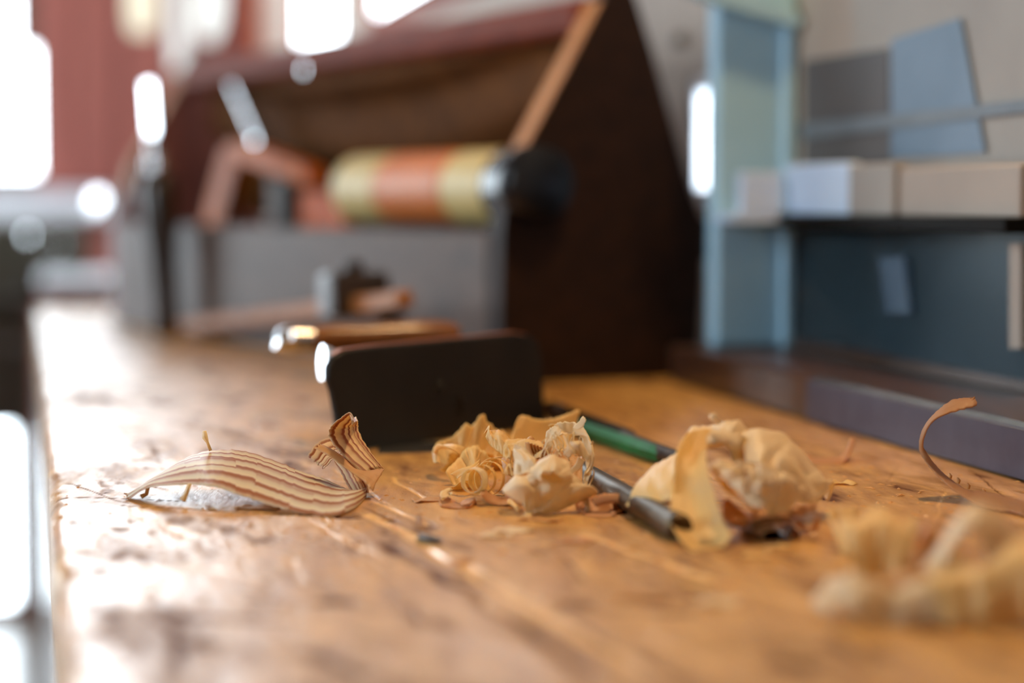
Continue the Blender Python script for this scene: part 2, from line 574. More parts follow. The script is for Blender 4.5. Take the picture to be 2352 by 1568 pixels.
def window(name, along, fixed, a0, a1, z0, z1, t, nx, nz, frame_mat, dp=0.06):
    """Frame, glazing bars and panes filling an opening; each pane is a piece of its own."""
    def bx(mb, b0, b1, y0, y1, d0, d1):
        return wbox(mb, b0, b1, fixed + d0, fixed + d1, y0, y1) if along == 's' else wbox(mb, fixed + d0, fixed + d1, b0, b1, y0, y1)
    mb = MB()
    bx(mb, a0, a0 + t, z0, z1, 0, dp); bx(mb, a1 - t, a1, z0, z1, 0, dp)
    bx(mb, a0 + t, a1 - t, z0, z0 + t, 0, dp); bx(mb, a0 + t, a1 - t, z1 - t, z1, 0, dp)
    fr = mb.build(name, frame_mat, props=STRUCT)
    for i in range(1, nx):
        x = a0 + (a1 - a0) * i / nx
        b = MB(); bx(b, x - t * 0.35, x + t * 0.35, z0 + t, z1 - t, dp * 0.17, dp * 0.83)
        b.build('glazing_bar', frame_mat, fr)
    for k in range(1, nz):
        z = z0 + (z1 - z0) * k / nz
        b = MB(); bx(b, a0 + t, a1 - t, z - t * 0.35, z + t * 0.35, dp * 0.2, dp * 0.8)
        b.build('glazing_bar', frame_mat, fr)
    for i in range(nx):
        for k in range(nz):
            b = MB()
            bx(b, a0 + (a1 - a0) * i / nx + t * 0.5, a0 + (a1 - a0) * (i + 1) / nx - t * 0.5,
               z0 + (z1 - z0) * k / nz + t * 0.5, z0 + (z1 - z0) * (k + 1) / nz - t * 0.5, dp * 0.47, dp * 0.53)
            b.build('pane', M['glass'], fr)
    return fr


window('window_1', 's', V_LEFT - 0.1, *W3, 0.05, 3, 2, M['white_frame'])
wbox(MB(), S_FAR - 0.03, S_FAR, fv(590), V_RIGHT - 0.0005, fz(300), CEIL - 0.02).build('trim_4', M['orange_frame'], props=STRUCT)
window('window_2', 's', V_RIGHT + 0.004, *W6, 0.05, 1, 1, M['handle_wood'], 0.012)
window('window_6', 's', V_RIGHT + 0.004, *W7, 0.05, 2, 1, M['handle_wood'], 0.012)
window('window_5', 'v', S_FAR, *WIN5, 0.03, 3, 3, M['white_frame'])
window('window_3', 's', V_LEFT - 0.1, *W4, 0.05, 2, 2, M['white_frame'])
window('window_4', 's', V_RIGHT + 0.004, *WR, 0.012, 1, 1, M['white_frame'], 0.012)
# glazed door in the far wall
dr = MB()
t = 0.035
dd = (S_FAR + 0.02, S_FAR + 0.07)
wbox(dr, *dd, DOOR[0], DOOR[0] + t, DOOR[2], DOOR[3])
wbox(dr, *dd, DOOR[1] - 0.006, DOOR[1], fz(395), DOOR[3])
wbox(dr, *dd, fv(18), DOOR[1], DOOR[2], fz(980))
wbox(dr, *dd, DOOR[0] + t, DOOR[1], fz(980), fz(395))
wbox(dr, *dd, fv(38), DOOR[1] - 0.006, fz(112), DOOR[3])
wbox(dr, *dd, DOOR[0] + t, fv(18), DOOR[2], DOOR[2] + 0.04)
door = dr.build('door_1', M['dark_wall'], props=STRUCT)
for a, b, c, d in ((DOOR[0] + t, DOOR[1] - 0.006, fz(395), fz(112)), (DOOR[0] + t, fv(38), fz(112), DOOR[3]),
                   (DOOR[0] + t, fv(18), DOOR[2] + 0.04, fz(980))):
    wbox(MB(), S_FAR + 0.04, S_FAR + 0.045, a, b, c, d).build('pane', M['glass'], door)
wbox(MB(), S_FAR - 0.10, S_FAR + 0.02, DOOR[0], fv(250), fz(498), fz(440), 0.006).build('trim_1', M['white_frame'], props=STRUCT)
# boards of the far wall between door and window
x = fv(96)
k = 0
while x < fv(505):
    w = 0.085 + 0.02 * ((k * 7) % 3)
    x1 = min(x + w, fv(512))
    wbox(MB(), S_FAR - 0.016 - 0.004 * (k % 2), S_FAR - 0.001, x + 0.003, x1 - 0.003, fz(430), WIN5[2] - 0.01, 0.004).build('board', M['red_wall'], wf)
    x = x1
    k += 1

# right wall: pilaster, sheets, painted shade strip, shelf, dark glass below
S_PIL = 1.585
pil = wbox(MB(), S_PIL, S_PIL + 0.02, pv(1640, S_PIL), V_RIGHT, 0.029, 0.60, 0.004).build('trim_2', M['blue_paint'], props=STRUCT)
wbox(MB(), S_PIL - 0.006, S_PIL, V_RIGHT - 0.014, V_RIGHT - 0.003, 0.029, 0.29, 0.003).build('bead', M['blue_paint'], pil)
mb = MB()
mb.prism([OP(1590, -20, W(S_PIL - 0.02, 0, 0), U), OP(1640, 4, W(S_PIL - 0.02, 0, 0), U), OP(1836, 62, W(S_PIL - 0.02, 0, 0), U),
          OP(1846, 40, W(S_PIL - 0.02, 0, 0), U), OP(1700, -30, W(S_PIL - 0.02, 0, 0), U)], U * 0.018)
mb.build('sloping_moulding', M['blue_paint'], pil)


def rv(px):                                      # bench distance of a picture column on the right wall
    d = ray(px, 465)
    return V_RIGHT * d.dot(U) / d.dot(V)


def rz(px, py):
    return OP(px, py, W(0, V_RIGHT, 0), V).z


def on_wall(px, py, off=0.0):
    return OP(px, py, W(0, V_RIGHT - off, 0), V)


def wall_sheet(poly, off, th):
    mb = MB()
    mb.prism([on_wall(x, y, off) for x, y in poly], V * th)
    return mb


# ------------------------------------------------------------------ workbench
S0, S1 = 0.30, 2.95
V0, V1 = 0.007, 0.573
bench = thing('workbench', 'long worn amber wooden workbench with a dark raised back rail', 'workbench', W((S0 + S1) / 2, (V0 + V1) / 2, FLOOR))

# bench-top surface, finer towards the near end; its marks are stains, cuts, dents and bare patches of the wood itself
ny, nx = 720, 560
inv = np.linspace(1 / 0.45, 1 / S1, ny)
ss = np.concatenate([[S0], 1 / inv])
vv = np.concatenate([V0 + np.array([0.0, 0.0006, 0.0014, 0.0025, 0.004]), np.linspace(V0 + 0.0055, V1, nx)])
SS, VV = np.meshgrid(ss, vv, indexing='ij')
XX = SS * U.x + VV * V.x
YY = SS * U.y + VV * V.y
den = YY * math.cos(PITCH) + H * math.sin(PITCH)
PX = CX + F * XX / den
PY = CY + F * (H * math.cos(PITCH) - YY * math.sin(PITCH)) / den


TABS = {}


def vnoise(x, y, seed):
    n = 256
    if seed not in TABS:
        TABS[seed] = np.random.default_rng(seed).random((n, n))
    tab = TABS[seed]
    xi, yi = np.floor(x).astype(int), np.floor(y).astype(int)
    fx, fy = x - xi, y - yi
    fx, fy = fx * fx * (3 - 2 * fx), fy * fy * (3 - 2 * fy)
    g = lambda a, b: tab[a % n, b % n]
    return (g(xi, yi) * (1 - fx) + g(xi + 1, yi) * fx) * (1 - fy) + (g(xi, yi + 1) * (1 - fx) + g(xi + 1, yi + 1) * fx) * fy


def fbm(x, y, seed, o=4):
    s, a, tot = 0, 1, 0
    for k in range(o):
        s = s + a * vnoise(x * 2 ** k, y * 2 ** k, seed + k)
        tot += a
        a *= 0.55
    return s / tot


dark = np.zeros_like(SS)      # brown-black stain amount
bare = np.zeros_like(SS)      # fresh pale wood amount
dz = np.zeros_like(SS)


def world_of(px, py):
    p = G(px, py)
    return p.x, p.y


def blob(px, py, rx, ry, amt, dent=0.0, arr=None, ang=0.0, seed=0):
    """a dent or stain given by its middle and its half sizes across and along the bench (metres)"""
    cx, cy = world_of(px, py)
    rr_ = 1.7 * max(rx, ry)
    sc_, vc_ = Vector((cx, cy, 0)).dot(U), Vector((cx, cy, 0)).dot(V)
    w_ = np.s_[np.searchsorted(ss, sc_ - rr_):np.searchsorted(ss, sc_ + rr_), np.searchsorted(vv, vc_ - rr_):np.searchsorted(vv, vc_ + rr_)]
    XL, YL = XX[w_], YY[w_]
    if not XL.size:
        return
    dx, dy = XL - cx, YL - cy
    c, s_ = math.cos(ang), math.sin(ang)
    a, b = (dx * c + dy * s_) / rx, (-dx * s_ + dy * c) / ry
    d = np.sqrt(a * a + b * b) + 0.5 * (fbm(XL * 180, YL * 120, 50 + seed % 20, 3) - 0.5)
    w = np.clip(1.35 - d, 0, 1) ** 0.8
    (dark if arr is None else arr)[w_] += amt * w
    dz[w_] -= dent * w


def line(p, q, width, amt, arr, dent=0.0, wob=0.0, seed=0):
    (x0, y0), (x1, y1) = world_of(*p), world_of(*q)
    L = math.hypot(x1 - x0, y1 - y0)
    tx, ty = (x1 - x0) / L, (y1 - y0) / L
    sA_, vA_ = Vector((x0, y0, 0)).dot(U), Vector((x0, y0, 0)).dot(V)
    sB_, vB_ = Vector((x1, y1, 0)).dot(U), Vector((x1, y1, 0)).dot(V)
    w_ = np.s_[np.searchsorted(ss, min(sA_, sB_) - 0.02):np.searchsorted(ss, max(sA_, sB_) + 0.02),
               np.searchsorted(vv, min(vA_, vB_) - 0.02):np.searchsorted(vv, max(vA_, vB_) + 0.02)]
    XL, YL = XX[w_], YY[w_]
    if not XL.size:
        return
    a = (XL - x0) * tx + (YL - y0) * ty
    b = -(XL - x0) * ty + (YL - y0) * tx
    b = b + wob * (vnoise(a * 40, a * 0 + seed, 90) - 0.5)
    w = np.clip(1.3 - np.abs(b) / width, 0, 1) * np.clip((a + 0.004) / 0.01, 0, 1) * np.clip((L + 0.004 - a) / 0.01, 0, 1)
    w = w * (0.55 + 0.9 * vnoise(a * 70, b * 300 + seed, 91))
    arr[w_] += amt * w
    dz[w_] -= dent * w


# general wear
n1 = fbm(VV * 26, SS * 7, 1, 5)
n2 = fbm(VV * 120, SS * 30, 6, 4)
n3 = fbm(VV * 420, SS * 60, 12, 3)
n4 = fbm(VV * 60 + SS * 14, SS * 16, 21, 4)
dark += np.clip((n1 - 0.50) * 2.4, 0, 0.5) + np.clip((n2 - 0.58) * 2.4, 0, 0.45) + np.clip((n4 - 0.60) * 4, 0, 0.32)
bare += np.clip((0.44 - n2) * 1.6, 0, 0.45)
dz -= 0.0004 * np.clip((n2 - 0.66) * 6, 0, 1) + 0.00025 * (n3 - 0.5)
# saw and knife cuts
for p, q, w, a in (((845, 1180), (1520, 1568), 0.0022, 0.9), ((905, 1205), (1400, 1480), 0.0014, 0.6), ((1330, 1225), (1640, 1330), 0.0018, 0.7),
                   ((700, 1190), (880, 1285), 0.0012, 0.5), ((1540, 1300), (1980, 1430), 0.0020, 0.5), ((300, 1165), (440, 1235), 0.0045, 0.35),
                   ((900, 1095), (975, 1150), 0.001, 0.7), ((860, 1150), (985, 1205), 0.0013, 0.8), ((1480, 1450), (1640, 1540), 0.0022, 0.5),
                   ((420, 1300), (620, 1330), 0.002, 0.3), ((1120, 1130), (1190, 1165), 0.0009, 0.4)):
    line(p, q, w * 1.25, a * 1.5, bare, dent=0.0004, wob=0.004, seed=int(p[0]))
for p, q, w, a in (((880, 1240), (1400, 1568), 0.0030, 0.45), ((950, 1240), (1500, 1530), 0.0012, 0.4), ((300, 1160), (700, 1185), 0.0009, 0.8),
                   ((640, 1178), (830, 1190), 0.0016, 0.9), ((120, 1140), (420, 1150), 0.0008, 0.6), ((830, 1165), (1010, 1240), 0.0014, 0.45),
                   ((700, 1500), (830, 1560), 0.003, 0.6), ((410, 1420), (680, 1425), 0.0022, 0.8), ((400, 1440), (420, 1550), 0.0014, 0.6),
                   ((110, 1175), (290, 1178), 0.001, 0.5), ((150, 1205), (290, 1212), 0.0014, 0.5)):
    line(p, q, w * 1.2, a * 1.5, dark, dent=0.0005, wob=0.005, seed=int(p[0]) + 3)
# dents and burns
for px, py, rx, ry, am in ((230, 1310, 0.0040, 0.006, 1.0), (250, 1405, 0.005, 0.010, 0.55), (775, 1382, 0.0065, 0.006, 1.0), (700, 1385, 0.008, 0.006, 0.35),
                           (480, 1420, 0.010, 0.005, 0.6), (480, 1475, 0.012, 0.008, 0.5), (720, 1500, 0.012, 0.007, 0.4), (1330, 1388, 0.007, 0.010, 0.75),
                           (1285, 1400, 0.003, 0.008, 0.6), (1540, 1405, 0.008, 0.005, 0.95), (1430, 1400, 0.008, 0.005, 0.5), (985, 1430, 0.012, 0.012, 0.35),
                           (1825, 1525, 0.010, 0.006, 0.9), (1480, 1293, 0.004, 0.006, 0.6), (1240, 1265, 0.006, 0.008, 0.5), (1270, 1215, 0.012, 0.014, 0.5),
                           (900, 1268, 0.004, 0.008, 0.5), (1085, 1325, 0.008, 0.012, 0.5), (1700, 1480, 0.02, 0.02, 0.3), (280, 1215, 0.004, 0.006, 0.6),
                           (1800, 1185, 0.01, 0.02, 0.55), (1890, 1130, 0.012, 0.03, 0.6), (2080, 1130, 0.02, 0.04, 0.45), (1960, 1085, 0.02, 0.02, 0.35),
                           (1830, 1175, 0.004, 0.008, 0.8), (1420, 1165, 0.015, 0.02, 0.3), (980, 1210, 0.006, 0.012, 0.7), (800, 1185, 0.008, 0.008, 0.8),
                           (560, 910, 0.004, 0.02, 0.5), (530, 920, 0.004, 0.03, 0.4), (420, 1195, 0.006, 0.012, 0.35), (620, 1200, 0.01, 0.02, 0.3)):
    blob(px, py, rx, ry, am, 0.0006 * am, seed=int(px))
# small nicks
for k in range(230):
    py = rng.uniform(960, 1560)
    px = rng.uniform(130, 2300) if k > 110 else rng.uniform(130, 900)
    blob(px, py, rng.uniform(0.0006, 0.0022), rng.uniform(0.0008, 0.003), rng.uniform(0.3, 0.9), 0.00025, seed=k)
for k in range(60):
    py = rng.uniform(1000, 1560)
    px = rng.uniform(130, 2300)
    line((px, py), (px + rng.uniform(-60, 180), py + rng.uniform(5, 90)), rng.uniform(0.0003, 0.0009), rng.uniform(0.3, 0.8),
         bare if k % 2 else dark, 0.0003, 0.002, k)
# worn, rounded front edge
e = VV - V0
edge_n = fbm(SS * 18, SS * 0 + 3.3, 33, 4)
dz -= 0.004 * np.clip(1 - e / 0.006, 0, 1) ** 2 + 0.006 * np.clip((edge_n - 0.55) * 3, 0, 1) * np.clip(1 - e / 0.012, 0, 1)
dz = np.minimum(dz, 0.0)
dark = np.clip(dark, 0, 1)
dark = np.clip(dark - 0.5 * np.clip(bare - 0.3, 0, 1), 0, 1)
bare = np.clip(bare * (1 - dark * 0.6), 0, 1)

nr, nc = SS.shape
co = np.stack([XX, YY, dz], -1).reshape(-1, 3)
idx = np.arange(nr * nc).reshape(nr, nc)
quads = np.stack([idx[:-1, :-1], idx[:-1, 1:], idx[1:, 1:], idx[1:, :-1]], -1).reshape(-1, 4)
ring = np.concatenate([idx[0, :], idx[1:, -1], idx[-1, -2::-1], idx[-2:0:-1, 0]])
low = co[ring].copy()
low[:, 2] = -0.05
nb = len(co)
co = np.vstack([co, low])
rl = len(ring)
sk = np.array([[ring[i], nb + i, nb + (i + 1) % rl, ring[(i + 1) % rl]] for i in range(rl)])
allq = np.vstack([quads, sk])
org = np.array(bench['_org'])
me = bpy.data.meshes.new('bench_top')
me.vertices.add(len(co))
me.vertices.foreach_set('co', (co - org).ravel())
me.loops.add(allq.size)
me.loops.foreach_set('vertex_index', allq.ravel().astype(np.int32))
me.polygons.add(len(allq))
me.polygons.foreach_set('loop_start', np.arange(0, allq.size, 4, dtype=np.int32))
me.polygons.foreach_set('use_smooth', np.ones(len(allq), bool))
me.update(calc_edges=True)
me.validate()
ca = me.color_attributes.new('wear', 'FLOAT_COLOR', 'POINT')
cc = np.zeros((len(co), 4), np.float32)
cc[:nb, 0] = dark.ravel()
cc[:nb, 1] = bare.ravel()
cc[:, 3] = 1
ca.data.foreach_set('color', cc.ravel())
m = NT('worn_bench_wood')
at = m.n('ShaderNodeAttribute', attribute_name='wear')
sep = m.n('ShaderNodeSeparateColor')
m.l(at.outputs['Color'], sep.inputs[0])
vec = m.coords((90, 6, 90), WOODROT)
f = m.noise(vec, 1.0, 6, 0.65)
base = m.ramp(f, [(0.25, lin(164, 112, 54)), (0.55, lin(200, 148, 78)), (0.8, lin(220, 172, 98))])
vec2 = m.coords((300, 60, 300), WOODROT)
f2 = m.noise(vec2, 1.0, 4, 0.7)
mx = m.n('ShaderNodeMixRGB'); mx.inputs[2].default_value = lin(86, 46, 18)
m.l(sep.outputs[0], mx.inputs[0]); m.l(base, mx.inputs[1])
mx2 = m.n('ShaderNodeMixRGB'); mx2.inputs[2].default_value = lin(238, 186, 108)
m.l(sep.outputs[1], mx2.inputs[0]); m.l(mx.outputs[0], mx2.inputs[1])
m.l(mx2.outputs[0], m.b.inputs['Base Color'])
rr = m.n('ShaderNodeMapRange')
rr.inputs['To Min'].default_value = 0.20; rr.inputs['To Max'].default_value = 0.42
m.l(f2, rr.inputs[0])
ra_ = m.n('ShaderNodeMath', operation='MULTIPLY_ADD'); ra_.inputs[1].default_value = 0.35
m.l(sep.outputs[0], ra_.inputs[0]); m.l(rr.outputs[0], ra_.inputs[2]); m.l(ra_.outputs[0], m.b.inputs['Roughness'])
sp_ = m.n('ShaderNodeMapRange'); sp_.inputs['To Min'].default_value = 0.75; sp_.inputs['To Max'].default_value = 0.12
m.l(sep.outputs[0], sp_.inputs[0]); m.l(sp_.outputs[0], m.b.inputs['Specular IOR Level'])
bm_ = m.n('ShaderNodeMath', operation='ADD')
m.l(f, bm_.inputs[0]); m.l(f2, bm_.inputs[1])
m.bump(bm_.outputs[0], 0.25, 0.0008)
me.materials.append(m.m)
bt = bpy.data.objects.new('bench_top', me)
col.objects.link(bt)
bt.parent = bench
wbox(MB(), S0, S1, V0 + 0.0015, V0 + 0.03, -0.45, -0.0505, 0.002).build('apron', M['apron'], bench)
wbox(MB(), S0, S1, V1 - 0.03, V1 - 0.002, -0.30, -0.0505).build('rear_apron', M['apron'], bench)
for s in (S0 + 0.08, S1 - 0.08):
    for v in (V0 + 0.08, V1 - 0.08):
        wbox(MB(), s - 0.035, s + 0.035, v - 0.035, v + 0.035, FLOOR, -0.0505, 0.004).build('leg', M['apron'], bench)
wbox(MB(), S0, 1.635, 0.487, V1 - 0.001, 0.0004, 0.0284, 0.0022).build('back_rail', M['rail'], bench)

# added facing on the nearer rail, window reflection put into its bluish colour
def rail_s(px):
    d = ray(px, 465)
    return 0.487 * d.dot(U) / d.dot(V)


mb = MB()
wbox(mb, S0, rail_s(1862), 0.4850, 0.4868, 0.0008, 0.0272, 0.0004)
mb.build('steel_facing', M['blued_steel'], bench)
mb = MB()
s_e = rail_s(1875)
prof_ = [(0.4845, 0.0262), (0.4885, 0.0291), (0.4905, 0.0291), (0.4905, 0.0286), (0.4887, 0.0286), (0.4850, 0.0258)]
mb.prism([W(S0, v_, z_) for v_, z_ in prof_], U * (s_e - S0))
mb.build('bright_edge', M['steel'], bench)  # strip added as the highlight along the rail's upper edge

# ------------------------------------------------------------------ right wall things
def shelf_thing():
    p = on_wall(2100, 500, 0.02)
    o = MB()
    s_a, s_b = rv(2420), S_PIL - 0.002
    zt = 0.14 - 0.0085
    wbox(o, s_a, s_b, V_RIGHT - 0.030, V_RIGHT - 0.0005, zt - 0.009, zt, 0.001)
    sh = o.build('wall_shelf', M['black_shelf'])
    tag(sh, 'narrow black shelf along the blue and beige right wall at eye level', 'shelf')
    return zt


ZS = shelf_thing()
wall_sheet([(1832, 520), (2420, 510), (2420, 905), (1832, 795)], 0.0, 0.004).build('trim_3', M['blue_dark'], props=STRUCT)
b = MB()
wbox(b, rv(2420), S_PIL - 0.002, V_RIGHT - 0.006, V_RIGHT - 0.0005, 0.0300, 0.0355)
b.build('baseboard_right', M['rail'], props=STRUCT)
b = wall_sheet([(2318, 560), (2345, 558), (2345, 800), (2318, 800)], 0.006, 0.0055)
tag(b.build('wooden_strip', M['wall_beige']), 'short upright tan strip on the dark blue panel below the shelf', 'strip')
b = wall_sheet([(2018, 590), (2075, 590), (2090, 720), (2035, 720)], 0.005, 0.0045)  # painted streak for light reflected in the dark panel
tag(b.build('paper_slip', M['blue_slip']), 'small blue-grey paper slip on the dark blue panel below the shelf', 'paper')
b = wall_sheet([(1846, 140), (2040, 110), (2046, 372), (1846, 392)], 0.0022, 0.0008)
tag(b.build('pinned_sheet', M['paper_grey']), 'dark grey sheet on the right wall beside the pale blue pilaster', 'sheet')
b = wall_sheet([(2046, 92), (2205, 42), (2262, 350), (2046, 362)], 0.0034, 0.0008)
tag(b.build('pinned_sheet', M['paper_blue']), 'blue-grey slanting sheet on the right wall, overlapping beige sheets', 'sheet')
b = wall_sheet([(1960, -40), (2420, -120), (2420, 365), (1960, 380)], 0.001, 0.0008)
tag(b.build('pinned_sheet', M['paper_beige']), 'large beige sheet on the right wall behind the blue-grey one', 'sheet')
b = wall_sheet([(1836, 284), (2420, 222), (2420, 250), (1836, 322)], 0.0052, 0.0012)  # grey strip painted for the shadow across the sheets
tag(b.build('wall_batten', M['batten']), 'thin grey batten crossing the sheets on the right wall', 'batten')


def shelf_box(px0, px1, py_top, mat, dep, label, name='carton', cat='box', group=None):
    s_a, s_b = sorted((rv(px0), rv(px1)))
    zt = OP((px0 + px1) / 2, py_top, W(0, V_RIGHT - dep, 0), V).z
    mb = MB()
    wbox(mb, s_a, s_b, V_RIGHT - dep, V_RIGHT - 0.013, ZS, max(zt, ZS + 0.006), 0.0012)
    return tag(mb.build(name, mat), label, cat, group)


shelf_box(1866, 2018, 372, M['paper_pale'], 0.022, 'pale blue-white box on the black shelf below the dark grey sheet')
shelf_box(2024, 2130, 372, M['paper_beige'], 0.024, 'beige box on the black shelf beside the pale blue box')
shelf_box(2134, 2420, 378, M['wall_beige'], 0.021, 'long tan box at the outer end of the black shelf')
b = MB()
wbox(b, S_PIL - 0.045, S_PIL - 0.030, pv(1662, S_PIL), pv(1752, S_PIL), ZS, pz(398, 1700, S_PIL), 0.001)
wbox(b, S_PIL - 0.045, S_PIL, pv(1640, S_PIL), V_RIGHT - 0.031, ZS - 0.006, ZS - 0.0002)
tag(b.build('pale_card', M['paper_pale']), 'pale blue card on its ledge in front of the blue pilaster', 'card')
b = wbox(MB(), 1.80, 1.97, V_RIGHT - 0.003, V_RIGHT - 0.0005, 0.258, 0.345)
tag(b.build('wall_notice', M['wall_beige']), 'pinkish notice on the wall between toolbox and blue pilaster', 'notice')
b = MB()
b.lathe(W(1.875, V_RIGHT - 0.0035, 0.285), -V, [(0, 0.007), (0.006, 0.006), (0.009, 0.001)], 16)
tag(b.build('wall_hook', M['ebony'], smooth='auto'), 'small dark knob on the pinkish notice beside the toolbox', 'knob')

# ------------------------------------------------------------------ wooden toolbox
TA = math.atan(2606.0 / F)
T = Vector((-math.sin(TA), math.cos(TA), 0))       # along the toolbox, away from us
E = Vector((math.cos(TA), math.sin(TA), 0))        # across it, to the right
A0 = G(1150, 884)
A1 = OP(1600, 866, A0, T); A1.z = 0
TW = (A1 - A0).dot(E)
TL = 1.0
TM = Matrix(((E.x, T.x, 0), (E.y, T.y, 0), (0, 0, 1)))


def tb(e, t, z):
    return A0 + E * e + T * t + Z * z


def tbox(mb, e0, e1, t0, t1, z0, z1, bev=0.002):
    return mb.box(tb((e0 + e1) / 2, (t0 + t1) / 2, (z0 + z1) / 2), (abs(e1 - e0), abs(t1 - t0), abs(z1 - z0)), TM, bev)


def pe(px, py, t=0.0):                             # panel coordinates of a picture point
    p = OP(px, py, tb(0, t, 0), T) - tb(0, t, 0)
    return p.dot(E), p.z


tote = thing('toolbox', 'long dark open wooden toolbox with a carrying bar standing on the bench', 'toolbox', tb(TW / 2, TL / 2, 0))
outline_px = [(1150, 884), (1600, 866), (1606, 780), (1614, 640), (1616, 505), (1588, 440), (1546, 290), (1500, 120), (1462, 0), (1440, -60), (1418, -70),
              (1384, 0), (1300, 165), (1212, 330), (1160, 480), (1154, 540)]
outline = [pe(*q) for q in outline_px]
for k, t0 in enumerate((0.0, TL - 0.022)):
    mb = MB()
    mb.prism([tb(e, t0, max(z, 0.0)) for e, z in outline], T * 0.022)
    pn = mb.build('end_panel', M['tote'] if k == 0 else M['far_panel'], tote, smooth=False)
    # edge strip of the panel, light falling on it put into its colour
    mb = MB()
    pts = [(1384, 0), (1300, 165), (1212, 330), (1168, 470)]
    for a, c in zip(pts, pts[1:]):
        (ea, za), (ec, zc) = pe(*a), pe(*c)
        mb.prism([tb(ea - 0.0012, t0, za), tb(ec - 0.0012, t0, zc), tb(ec + 0.0002, t0, zc), tb(ea + 0.0002, t0, za)], T * 0.022)
    mb.build('worn_edge', M['tote_edge'], pn)
(ec, zc) = pe(1222, 420)
mb = MB()
mb.lathe(tb(ec, 0.001, zc), -T, [(0, 0.030), (0.012, 0.030), (0.018, 0.027), (0.021, 0.018), (0.022, 0.001)], 36)
mb.build('round_boss', M['black_plastic'], tote, smooth='auto')
(ec, zc) = pe(1604, 550)
mb = MB()
mb.lathe(tb(ec, 0.001, zc), T, [(0, 0.017), (0.003, 0.019), (0.016, 0.019), (0.019, 0.017)], 28)
mb.build('hinge_knuckle', M['ebony'], tote, smooth='auto')
for e0, e1 in ((0.0, 0.016), (TW - 0.016, TW)):
    tbox(MB(), e0, e1, 0.0222, TL - 0.0222, 0.0, 0.117, 0.002).build('side_board', M['tote_side'], tote)
tbox(MB(), 0.0165, TW - 0.0165, 0.0222, TL - 0.0222, 0.004, 0.014).build('bottom_board', M['tote'], tote)
tbox(MB(), 0.0165, TW - 0.0165, 0.0222, TL - 0.0222, 0.106, 0.114).build('tray', M['tote'], tote)
he, hz = pe(1345, 38, 0.03)
mb = MB()
tbox(mb, he - 0.013, he + 0.013, 0.0222, TL - 0.0222, hz - 0.014, hz + 0.014, 0.005)
hb = mb.build('carrying_bar', M['handle_wood'], tote)


def aim_disc(name, mat, pos, r, target, label=None, cat=None, parent=None, th=0.004, group=None):
    """small polished steel cap, tilted between us and a window"""
    pos = Vector(pos)
    n = ((EYE - pos).normalized() + (Vector(target) - pos).normalized()).normalized()
    mb = MB()
    mb.lathe(pos - n * th, n, [(0, r * 0.92), (th * 0.3, r), (th * 0.8, r), (th, r * 0.95), (th * 1.02, r * 0.5), (th * 1.03, 0.0)], 24)
    o = mb.build(name, mat, parent, smooth='auto')
    if label:
        tag(o, label, cat, group)
    return o


LWIN = W((W3[0] + W3[1]) / 2, V_LEFT, (W3[2] + W3[3]) / 2)
p = OP(697, 160, tb(he - 0.016, 0, 0), E)
aim_disc('screw_head', M['polished'], p, 0.0036, LWIN, parent=hb)

# brown leather apron draped over the carrying bar
mb = MB()
vs, fs, uvs = [], [], []
na, nbb = 80, 50
for i in range(na + 1):
    a = i / na
    tt = 0.035 + a * (TL - 0.10)
    for j in range(nbb + 1):
        bq = j / nbb
        e_ = he + 0.004 + (TW - 0.026 - he - 0.004) * bq ** 0.9
        zz = hz - 0.0145 - (hz - 0.14) * bq ** 1.1
        sag = 16 * (bq * 0.75 + 0.42 * (a - 0.60) ** 2 * 2.2 + 0.1 * a)
        fo = 0.012 * math.sin(sag) * min(1, bq * 6) * (0.4 + 0.6 * (1 - bq))
        vs.append(tb(e_ - fo * 0.9 - 0.004 * min(1, bq * 6), tt, zz - 0.25 * fo))
for i in range(na):
    for j in range(nbb):
        fs.append((i * (nbb + 1) + j, (i + 1) * (nbb + 1) + j, (i + 1) * (nbb + 1) + j + 1, i * (nbb + 1) + j + 1))
mb.add(vs, fs)
tag(mb.build('leather_apron', M['leather'], smooth=True, thick=0.0016), 'folded brown leather apron hanging from the bar of the toolbox', 'apron')

# tin with cream and orange label lying in the toolbox
TZ = 0.1145
r_ = 0.0315
e_t = 0.0165 + r_ + 0.003
pa = OP(815, 415, tb(e_t - r_ * 0.2, 0, 0), E)
t_far = (pa - A0).dot(T)
t_near = 0.026
cz = TZ + r_ + 0.006
tin = thing('paper_tin', 'cream and orange labelled tin with black cap lying in the toolbox', 'tin', tb(e_t, (t_far + t_near) / 2, TZ))
L_ = t_far - t_near
ax0 = tb(e_t, t_near, cz)
for nm, a, bq, mt, rr_ in (('black_cap', 0.0, 0.14, 'black_plastic', r_ * 1.02), ('label_band', 0.14, 0.36, 'cream_label', r_), ('label_band', 0.36, 0.74, 'orange_label', r_ * 1.004), ('label_band', 0.74, 1.0, 'cream_label', r_)):
    mb = MB()
    mb.lathe(ax0 + T * (L_ * a), T, [(0, rr_ - 0.003), (0.003, rr_), (L_ * (bq - a) - 0.0035, rr_), (L_ * (bq - a) - 0.0005, rr_ - 0.003)], 36)
    mb.build(nm, M[mt], tin, smooth='auto')
tbox(MB(), e_t - 0.012, e_t + 0.012, t_near + 0.02, t_far - 0.02, TZ, TZ + 0.0065).build('cradle', M['tote'], tin)

# angled wooden bracket in the toolbox
et = 0.055


def tp(px, py, e=et):
    p = OP(px, py, tb(e, 0, 0), E)
    return p


